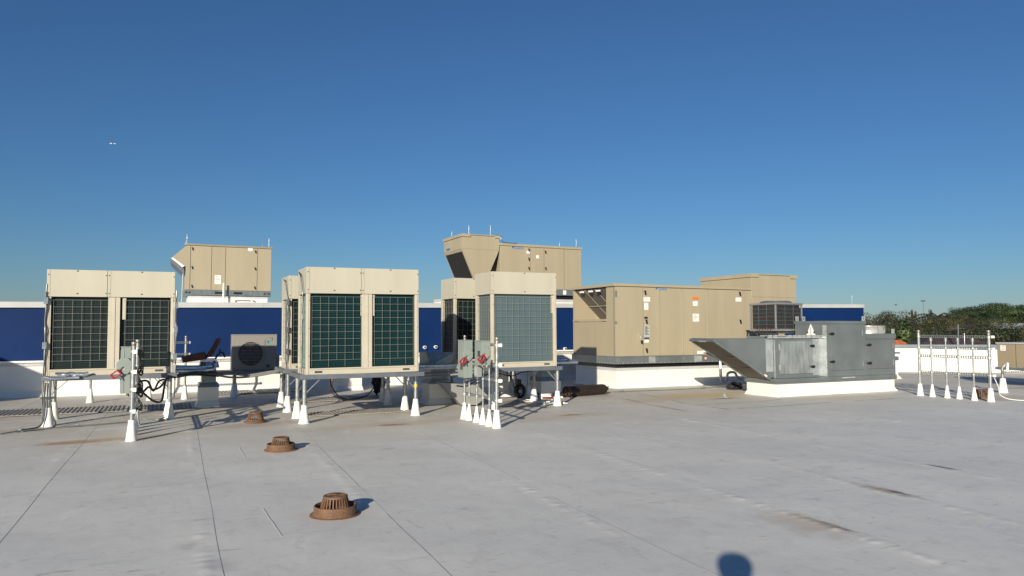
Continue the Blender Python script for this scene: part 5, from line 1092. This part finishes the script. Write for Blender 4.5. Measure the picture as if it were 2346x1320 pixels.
mb = MB(); mb.tube([a + d * .012, a + d * .045], rr0 * 1.02, 24); mb.tube([a + d * .07, a + d * .085], rr0 * 1.015, 24); mb.tube([a - d * .003, a - d * .001], rr0 * .6, 20); mb.build("foot_ring", RUST, t)
mb = MB(); mb.tube([b + d * .03, b + d * .07], .025, 10); mb.tube([b + d * .06 + V(0, 0, -.03), b + d * .06 + V(0, 0, .04)], .014, 8); mb.tube([b + d * .06 + V(0, 0, .04), b + d * .06 + V(0, 0, .055)], .03, 8); mb.build("valve", BROWN, t)
mb = MB(); q = G(1660, 912); mb.box(q.x - .05, q.x + .05, q.y - .05, q.y + .05, .008, .02); mb.prism([(q.x - .04, q.y, .02), (q.x + .05, q.y, .02), (q.x + .02, q.y + .02, .10), (q.x - .01, q.y + .02, .06)], (0, .03, 0)); tag(mb.build("anchor_clip", GALVB, loc=q), "small shiny anchor clip alone on the stained deck", "clip")

# ------------------------------------------------------------------ tan unit at the right edge
t = thing("rooftop_unit", (21.5, 12.6, 0), "tan unit on a steel frame at the right edge of the picture", "rooftop unit", "tan rooftop units")
TX = 20.0; TX0, TX1, TY1 = TX, 21.3, OX(2284, 800, TX).y; TY0 = TY1 - 2.3
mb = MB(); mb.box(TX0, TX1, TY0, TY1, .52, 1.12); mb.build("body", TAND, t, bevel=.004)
mb = MB(); mb.box(TX0 - .02, TX1 + .02, TY0 - .02, TY1 + .02, 1.123, 1.16); mb.build("roof_cap", PLATE, t)
mb = MB(); mb.box(TX0 - .06, TX0 + .06, TY0, TY1 + .03, .44, .515); mb.box(TX1 - .1, TX1, TY0, TY1 + .03, .44, .515); mb.build("frame", STEELG, t)
mb = MB(); y = OX(2328, 810, TX0).y; mb.box(TX0 - .003, TX0 - .0005, y, y + .01, .53, 1.11); mb.build("panel_gap", INK, t)
a = OX(2292, 803.5, TX0); b = OX(2304, 791, TX0); mb = MB(); mb.box(TX0 - .004, TX0 - .002, b.y, a.y, a.z, b.z)
for k in range(4): mb.box(TX0 - .0055, TX0 - .0045, b.y + .02, a.y - .03 - .03 * (k % 2), a.z + .03 + .035 * k, a.z + .036 + .035 * k, 1)
mb.build("label_sticker", [PAPER, INK], t)
mb = MB(); mb.box(TX0 + .02, TX0 + .5, TY1 - 1.75, TY1 - 1.35, .0, .438); mb.build("support_block", WHITE, t)
mb = MB(); mb.box(TX1 - .1, TX1, TY1 - .1, TY1, 0, .438); mb.build("leg", STEELP, t)
# cable hanging on the parapet
pp = lambda u, z: P0 + pd * u + pn * -.09 + Vector((0, 0, z))
cable("hanging_cable", [pp(4.9, .02), pp(5.15, .30), pp(5.5, .62), pp(5.9, .66), pp(6.0, .6), pp(6.02, .9)], .012, PVCG, "thin cable looping up the low white parapet", "cable")
cable("drip_cable", [pp(5.5, .80), pp(5.52, .5), pp(5.5, .2), pp(5.7, .06), pp(6.0, .1), pp(6.05, .3)], .012, RIBB, "brown stained cable drooping on the low white parapet", "cable")

# ------------------------------------------------------------------ trees, houses and mast beyond the roof
def leafmat(name, c1, c2, c3):
    M = bpy.data.materials.new(name); M.use_nodes = True; nt = M.node_tree; n = nt.nodes; L = nt.links; b = n["Principled BSDF"]; b.inputs["Roughness"].default_value = .6
    tc = n.new("ShaderNodeTexCoord"); z = n.new("ShaderNodeTexNoise"); z.inputs["Scale"].default_value = .55; z.inputs["Detail"].default_value = 3; z.inputs["Roughness"].default_value = .55; L.new(tc.outputs["Object"], z.inputs[0])
    oi = n.new("ShaderNodeObjectInfo"); ad = n.new("ShaderNodeMath"); ad.operation = 'MULTIPLY_ADD'; L.new(oi.outputs["Random"], ad.inputs[0]); ad.inputs[1].default_value = .22; ad.inputs[2].default_value = -.11
    a2 = n.new("ShaderNodeMath"); a2.operation = 'ADD'; L.new(z.outputs[0], a2.inputs[0]); L.new(ad.outputs[0], a2.inputs[1])
    cr = n.new("ShaderNodeValToRGB"); L.new(a2.outputs[0], cr.inputs[0]); e = cr.color_ramp.elements; e[0].position = .32; e[0].color = (*c1, 1); e[1].position = .72; e[1].color = (*c3, 1); k = e.new(.5); k.color = (*c2, 1)
    L.new(cr.outputs[0], b.inputs["Base Color"])
    try: b.inputs["Subsurface Weight"].default_value = 0
    except Exception: pass
    return M
LEAFA = leafmat("leaf olive", (.014, .018, .008), (.042, .048, .016), (.12, .11, .035))
LEAFB = leafmat("leaf green", (.008, .018, .007), (.022, .045, .013), (.06, .09, .022))
LEAFC = leafmat("leaf brownish", (.016, .015, .009), (.05, .044, .024), (.10, .09, .045))
BARK = mat("bark", (.09, .07, .055), .9, var=.3, vscale=3)
def crown_mesh(name, seed, nclump, nleaf, shape, leaf=.34):
    rr = np.random.RandomState(seed); vs = []; fs = []
    cl = []
    for i in range(nclump):
        d = rr.randn(3); d /= np.linalg.norm(d); r = rr.uniform(.45, .95)
        if shape == 'dome': p = np.array([d[0] * r, d[1] * r, abs(d[2]) * r * .75 - .05])
        elif shape == 'col': p = np.array([d[0] * r * .9, d[1] * r * .9, rr.uniform(-1, 1)]); p[:2] *= (1 - .55 * max(0, p[2]))
        else: p = d * r
        cl.append((p, rr.uniform(.17, .34) if shape != 'col' else rr.uniform(.2, .4)))
    sx = {'dome': (5.2, 5.2, 4.6), 'round': (4.0, 4.0, 3.6), 'col': (1.0, 1.0, 4.5), 'layer': (6.0, 6.0, 2.6)}[shape]
    per = nleaf // nclump
    for p, cr_ in cl:
        n = rr.randn(per, 3); n /= np.linalg.norm(n, axis=1)[:, None]; rad = rr.uniform(.55, 1.05, per)[:, None]
        q = (p + n * rad * cr_ * np.array([1, 1, .62])) * np.array(sx)
        for c, nn in zip(q, n):
            nn = nn + rr.randn(3) * .38 + np.array([0, 0, .3]); nn /= np.linalg.norm(nn); u = np.cross(nn, rr.randn(3)); u /= np.linalg.norm(u); w_ = np.cross(nn, u); s = leaf * rr.uniform(.5, 1.15)
            b = len(vs); vs += [c - u * s * .5, c + w_ * s * .32, c + u * s * .5, c - w_ * s * .32]; fs.append((b, b + 1, b + 2, b + 3))
    me = bpy.data.meshes.new(name); me.from_pydata([tuple(v) for v in vs], [], fs); me.update(); return me
CM = {('dome', i): crown_mesh("crown", 10 + i, 75, 22000, 'dome', .17) for i in range(3)}
CM.update({('round', i): crown_mesh("crown", 20 + i, 52, 18000, 'round', .16) for i in range(3)}); CM[('col', 0)] = crown_mesh("crown", 31, 30, 3600, 'col', .26); CM[('layer', 0)] = crown_mesh("crown", 41, 90, 24000, 'layer', .2); CM[('layer', 1)] = crown_mesh("crown", 42, 90, 24000, 'layer', .2)
def trunk_mesh(h, r, seed, spread):
    mb = MB(); rr = random.Random(seed); mb.tube([(0, 0, 0), (.1, .05, h * .4), (-.05, .1, h * .75), (0, 0, h)], [r * 1.3, r, r * .8, r * .5], 8)
    for k in range(6):
        a = rr.uniform(0, 6.28); z0 = h * rr.uniform(.55, .8); L_ = spread * rr.uniform(.5, .9); mb.tube([(0, 0, z0), (L_ * .5 * math.cos(a), L_ * .5 * math.sin(a), z0 + L_ * .45), (L_ * math.cos(a), L_ * math.sin(a), z0 + L_ * .75)], [r * .5, r * .35, r * .12], 6)
    me = bpy.data.meshes.new("trunk"); me.from_pydata(mb.v, [], mb.f); me.materials.append(BARK); me.update(); return me
TOPZ = {k: float(np.percentile([v.co.z for v in m_.vertices], 99.3)) for k, m_ in CM.items()}
TM = {'dome': trunk_mesh(8, .3, 1, 4), 'round': trunk_mesh(8, .22, 2, 3), 'col': trunk_mesh(8, .12, 3, .6), 'layer': trunk_mesh(9, .4, 4, 5)}
LEAFMESH = {}
def tree(px, pyt, D, shape, var, lm, sc_, label, cat="tree", group="trees beyond the roof", zs=1.0):
    """px, top row, distance"""
    r = ray(px, pyt); k = D / math.hypot(r.x, r.y); top = C0 + r * k
    half = TOPZ[(shape, var)] * sc_ * zs
    cz = top.z - half; t = thing(shape_name[shape], (top.x, top.y, -8), label, cat, group)
    key = (shape, var, lm.name)
    if key not in LEAFMESH:
        me = CM[(shape, var)].copy(); me.materials.append(lm); LEAFMESH[key] = me
    c = bpy.data.objects.new("crown", LEAFMESH[key]); COL.objects.link(c); c.parent = t; c.location = (0, 0, cz + 8); c.scale = (sc_, sc_, sc_ * zs); c.rotation_euler = (0, 0, random.uniform(0, 6.28))
    q = bpy.data.objects.new("trunk", TM[shape]); COL.objects.link(q); q.parent = t; q.scale = (sc_ * .8, sc_ * .8, (cz + 8) / 10.8)
shape_name = {'dome': 'broad_tree', 'round': 'tree', 'col': 'cypress_tree', 'layer': 'spreading_tree'}
T = [  # px, top y, D, shape, var, mat, scale, label
 (2005, 726, 88, 'round', 0, LEAFC, 1.05, "brownish green tree touching the right end of the blue wall"),
 (2035, 716, 95, 'round', 1, LEAFC, 1.1, "tallest brownish tree just right of the blue wall"),
 (2062, 727, 90, 'round', 2, LEAFA, .9, "olive tree above the round duct collar"),
 (2085, 733, 92, 'round', 0, LEAFA, 1.0, "low olive tree beneath the distant light mast"),
 (2110, 729, 98, 'round', 1, LEAFC, 1.1, "brownish tree in line with the leftmost rack post"),
 (2132, 727, 110, 'round', 2, LEAFC, 1.2, "brownish tree left of the palm like crown"),
 (2158, 727, 95, 'dome', 0, LEAFC, .75, "brown green tree behind the rack's second post"),
 (2184, 721, 92, 'dome', 1, LEAFA, .7, "olive tree left of the big green canopy"),
 (2204, 713, 100, 'layer', 0, LEAFB, .34, "small left shoulder of the green canopy rising above the rack"),
 (2226, 705, 103, 'layer', 1, LEAFB, .5, "green canopy stepping up to the skyline's peak"),
 (2262, 699, 106, 'layer', 1, LEAFB, .8, "broad dark green canopy left of the skyline's peak"),
 (2300, 697, 108, 'layer', 0, LEAFB, .95, "highest dark green canopy on the skyline"),
 (2340, 700, 104, 'layer', 1, LEAFB, .9, "dark green canopy near the right edge of the skyline"),
 (2385, 704, 108, 'layer', 0, LEAFB, 1.1, "dark green canopy cut by the right picture edge"),
 (2262, 727, 84, 'dome', 2, LEAFB, .8, "mid green tree in front of the big canopy"),
 (2300, 735, 78, 'dome', 0, LEAFA, .75, "olive green tree below the highest canopy"),
 (2340, 730, 86, 'dome', 1, LEAFB, .8, "green tree above the white roof edge"),
 (2222, 738, 76, 'round', 1, LEAFA, .9, "small olive tree behind the rack's right half"),
 (2150, 748, 72, 'round', 0, LEAFA, .85, "olive tree just above the dark hip roof"),
 (2188, 748, 70, 'round', 2, LEAFC, .8, "brownish tree above the dark hip roof's right side"),
 (2110, 754, 66, 'round', 1, LEAFB, .8, "green tree at the left end of the dark hip roof"),
 (2010, 750, 66, 'round', 2, LEAFB, .85, "shaded green tree behind the air handler's top"),
 (2042, 745, 70, 'round', 0, LEAFA, .85, "olive tree behind the duct collar"),
 (2250, 757, 60, 'dome', 1, LEAFA, .75, "olive shrubby tree right of the dark hip roof"),
 (2290, 754, 58, 'dome', 2, LEAFB, .75, "dark green tree behind the right rack's last post"),
 (2335, 753, 56, 'dome', 0, LEAFA, .75, "yellowish green tree above the tan unit at the right edge"),
 (2072, 739, 52, 'col', 0, LEAFB, .95, "slim dark cypress left of the post rack"),
 (2092, 764, 54, 'round', 1, LEAFA, .55, "small bright tree just left of the rack"),
 (1960, 735, 84, 'round', 1, LEAFC, 1.0, "tree mostly hidden behind the blue wall"),
 (2400, 740, 70, 'dome', 1, LEAFB, 1.0, "tree beyond the right picture edge"),
]
for a in T: tree(*a[:7], a[7])
# feathery tops on the skyline
for px, y0, D, s, lab in ((2090, 711, 120, .42, "feathery narrow tree on the skyline left of the mast"), (2097, 714, 122, .38, "second feathery tree close beside the first on the skyline"), (2131, 711, 118, .55, "thin loose tree on the skyline right of the mast")):
    tree(px, y0, D, 'col', 0, LEAFC, s, lab)
def palm(px, py, D, label):
    r = ray(px, py); k = D / math.hypot(r.x, r.y); top = C0 + r * k; t = thing("palm_tree", (top.x, top.y, -8), label, "palm", "trees beyond the roof"); rr = random.Random(int(px))
    mb = MB(); mb.tube([(top.x, top.y, -8), (top.x, top.y, top.z - 1.5)], [.25, .16], 8); mb.build("trunk", BARK, t)
    mb = MB(); c = Vector((top.x, top.y, top.z - 1.4))
    for f in range(22):
        a = f * 2.4; el = rr.uniform(.1, 1.3); L_ = rr.uniform(2.2, 2.9); prev = None
        for k in range(9):
            s = k / 8; p = c + Vector((math.cos(a) * L_ * s * math.cos(el * (1 - s * .5)), math.sin(a) * L_ * s * math.cos(el * (1 - s * .5)), L_ * s * math.sin(el) - 1.6 * s * s))
            if prev is not None:
                sd = Vector((-math.sin(a), math.cos(a), 0)) * (.5 * (1 - s) + .12); mb.add([prev, p + sd + V(0, 0, -.25), p, p - sd + V(0, 0, -.25)], [(0, 1, 2), (0, 2, 3)])
            prev = p
    mb.build("fronds", LEAFA, t, recalc=False)
palm(2147, 709, 112, "palm with drooping fronds on the skyline"); palm(2065, 722, 116, "small palm poking up above the brownish trees")
# houses
def house(cx, cy, ang, L_, W_, zw, zr, label, rm, wallm=WHITE, hip=True):
    t = thing("house", (cx, cy, -8), label, "house", "houses among the trees"); c, s = math.cos(ang), math.sin(ang)
    def P(u, v, z): return (cx + c * u - s * v, cy + s * u + c * v, z)
    mb = MB(); h, w_ = L_ / 2, W_ / 2; mb.hexa([P(-h, -w_, -8), P(h, -w_, -8), P(h, w_, -8), P(-h, w_, -8), P(-h, -w_, zw), P(h, -w_, zw), P(h, w_, zw), P(-h, w_, zw)]); mb.build("wall", wallm, t)
    h += .5; w_ += .5; k = h - w_ if hip else h; mb = MB(); z0 = zw + .01
    mb.add([P(-h, -w_, z0), P(h, -w_, z0), P(h, w_, z0), P(-h, w_, z0), P(-k, 0, zr), P(k, 0, zr)], [(0, 1, 5, 4), (1, 2, 5), (2, 3, 4, 5), (3, 0, 4), (0, 3, 2, 1)]); mb.build("roof", rm, t)
RD = mat("dark shingle", (.045, .034, .034), .8, var=.35, vscale=2.5, grime=.25, gcol=(.10, .07, .05), bump=.6, bscale=8); RO = mat("orange tile", (.42, .11, .04), .7, var=.3, vscale=6, bump=.5, bscale=14)
def at(px, py, D): r = ray(px, py); return C0 + r * (D / math.hypot(r.x, r.y))
q = at(2172, 768, 48); q2 = at(2172, 800, 48); house(q.x, q.y, -YAW - .12, 9.6, 8, -.9 + 0, q.z, "house with a dark hip roof just beyond the parapet", RD)
q = at(2052, 783, 45); house(q.x, q.y, -YAW + .3, 5, 4.5, -1.2, q.z + .1, "house with an orange tiled roof peeking over the parapet", RO)
q = at(2292, 741, 84); house(q.x, q.y, -YAW, 13, 8, q.z - 1.6, q.z, "distant house with a dark roof among the green trees", RD)
q = at(2342, 741, 80); house(q.x, q.y, -YAW, 4.5, 4, q.z - .5, q.z, "white roofed house at the right edge among the trees", COPE, hip=False)
# light mast
q = at(2115, 690, 230); t = thing("light_mast", (q.x, q.y, -8), "tall thin light mast on the horizon above the trees", "light mast")
mb = MB(); mb.tube([(q.x, q.y, -8), (q.x, q.y, q.z)], [.12, .07], 8); mb.build("pole", STEELG, t)
mb = MB()
for k in range(6): a = k * math.pi / 3; mb.box(q.x + .42 * math.cos(a) - .12, q.x + .42 * math.cos(a) + .12, q.y + .42 * math.sin(a) - .12, q.y + .42 * math.sin(a) + .12, q.z - .12, q.z + .2)
mb.lathe((q.x, q.y, q.z - .1), [(.38, 0), (.38, .06), (.45, .06), (.45, 0)], 16); mb.build("lamp_ring", STEELG, t)
q = at(2195, 752, 46); mb = MB(); mb.tube([(q.x, q.y, -1), (q.x, q.y, q.z + .2)], .035, 6); mb.bar((q.x - .3, q.y, q.z), (q.x + .3, q.y, q.z), .03); tag(mb.build("roof_antenna", STEELG, loc=(q.x, q.y, -1)), "thin antenna mast by the dark hip roof", "antenna")
# aircraft and bird
r = ray(259, 329.5).normalized(); q = C0 + r * 2300; t = thing("airplane", q, "tiny white airplane high in the left sky", "airplane")
mb = MB(); d = (rt * .97 + fw * .2).normalized(); L_ = 7.5; mb.tube([q - d * L_, q - d * L_ * .7, q + d * L_ * .8, q + d * L_], [.3, .9, 1.1, .3], 10); mb.build("fuselage", PVC, t)
n_ = Vector((-d.y, d.x, 0)); mb = MB(); mb.add([q + d * 2, q - d * 1.5 + n_ * 7, q - d * 3 + n_ * 7, q - d * 1.5, q - d * 1.5 - n_ * 7, q - d * 3 - n_ * 7], [(0, 1, 2, 3), (0, 3, 5, 4)]); mb.build("wing", PVC, t, solid=.5)
mb = MB(); mb.prism([q - d * L_, q - d * L_ * .7, q - d * (L_ + 1) + up * 2], n_ * .3); mb.build("tail_fin", PVC, t)
r = ray(2052, 698.5).normalized(); q = C0 + r * 160; mb = MB(); mb.tube([q - rt * .25, q, q + rt * .3], [.03, .11, .03], 8); mb.add([q, q + V(0, 0, .25) + rt * -.1 + fw * .5, q + rt * .15, q + V(0, 0, .25) + rt * -.1 - fw * .5], [(0, 1, 2), (0, 2, 3)]); tag(mb.build("bird", DGREY, loc=q), "tiny dark bird above the trees at the right", "bird")

# ------------------------------------------------------------------ the photographer, standing behind the camera (its head shadow falls on the deck)
SK = mat("skin", (.45, .28, .2), .6, var=.05); SH = mat("navy shirt", (.03, .04, .07), .8, var=.1)
def person():
    Sx = math.sin(math.atan2(.63, .715)); base = Vector((0, 0, 0))
    hs = G(1686, 1306); shd = Vector((.661, .750, 0)) * math.cos(SUN_EL) ; sdir = Vector((.661 * math.cos(SUN_EL), .750 * math.cos(SUN_EL), -math.sin(SUN_EL)))
    # the head's centre lies back along the sun ray from its shadow
    Z = 1.60; k = Z / math.sin(SUN_EL); head = hs - sdir * k; head.z = Z
    b = Vector((head.x, head.y, 0)); f = fw.copy(); s = rt.copy(); s.z = 0
    J = {}; V_ = []; E_ = []; R_ = []
    def j(n, p, r, par=None): J[n] = len(V_); V_.append(p); R_.append(r); 
    def P(a, fo, z): return b + s * a + f * fo + Vector((0, 0, z))
    def add(n, p, r, par=None):
        J[n] = len(V_); V_.append(p); R_.append(r)
        if par: E_.append((J[par], J[n]))
    add('pelvis', P(0, 0, .93), .15); add('waist', P(0, 0, 1.08), .13, 'pelvis'); add('chest', P(0, .01, 1.27), .15, 'waist'); add('neck0', P(0, 0, 1.42), .07, 'chest'); add('neck', P(0, .0, 1.48), .055, 'neck0'); add('chin', P(0, .02, 1.55), .10, 'neck'); add('head', P(0, .02, 1.62), .128, 'chin'); add('crown', P(0, .01, 1.70), .105, 'head')
    for sg, n in ((-1, 'l'), (1, 'r')):
        add('hip' + n, P(.09 * sg, 0, .87), .10, 'pelvis'); add('knee' + n, P(.1 * sg, .01, .48), .06, 'hip' + n); add('ankle' + n, P(.1 * sg, 0, .09), .045, 'knee' + n); add('toe' + n, P(.12 * sg, .16, .04), .035, 'ankle' + n)
        add('sh' + n, P(.18 * sg, 0, 1.38), .06, 'chest'); add('el' + n, P(.2 * sg, .06, 1.16), .045, 'sh' + n); add('wr' + n, P(.11 * sg, .12, 1.33), .03, 'el' + n); add('palm' + n, P(.07 * sg, .14, 1.37), .03, 'wr' + n)
        for q in range(5):
            o = q - 2; add('f%d%s' % (q, n), P(.05 * sg + .012 * o, .17, 1.41 - abs(o) * .006), .0095, 'palm' + n); add('g%d%s' % (q, n), P(.03 * sg + .012 * o, .18, 1.43 - abs(o) * .008), .008, 'f%d%s' % (q, n))
    t = thing("person", b, "person in a navy shirt standing behind the viewpoint, casting the head shadow", "person")
    me = bpy.data.meshes.new("body"); me.from_pydata([tuple(p - b) for p in V_], E_, []); me.materials.append(SH); o = bpy.data.objects.new("body", me); COL.objects.link(o); o.parent = t
    md = o.modifiers.new("skin", 'SKIN'); o.modifiers.new("sub", 'SUBSURF').levels = 1
    if not me.skin_vertices: 
        bm = bmesh.new(); bm.from_mesh(me); bm.verts.layers.skin.verify(); bm.to_mesh(me); bm.free()
    for i, r in enumerate(R_): me.skin_vertices[0].data[i].radius = (r, r); me.skin_vertices[0].data[i].use_root = (i == 0)
    return b
print("person at", person())
print("objects", len(bpy.data.objects))
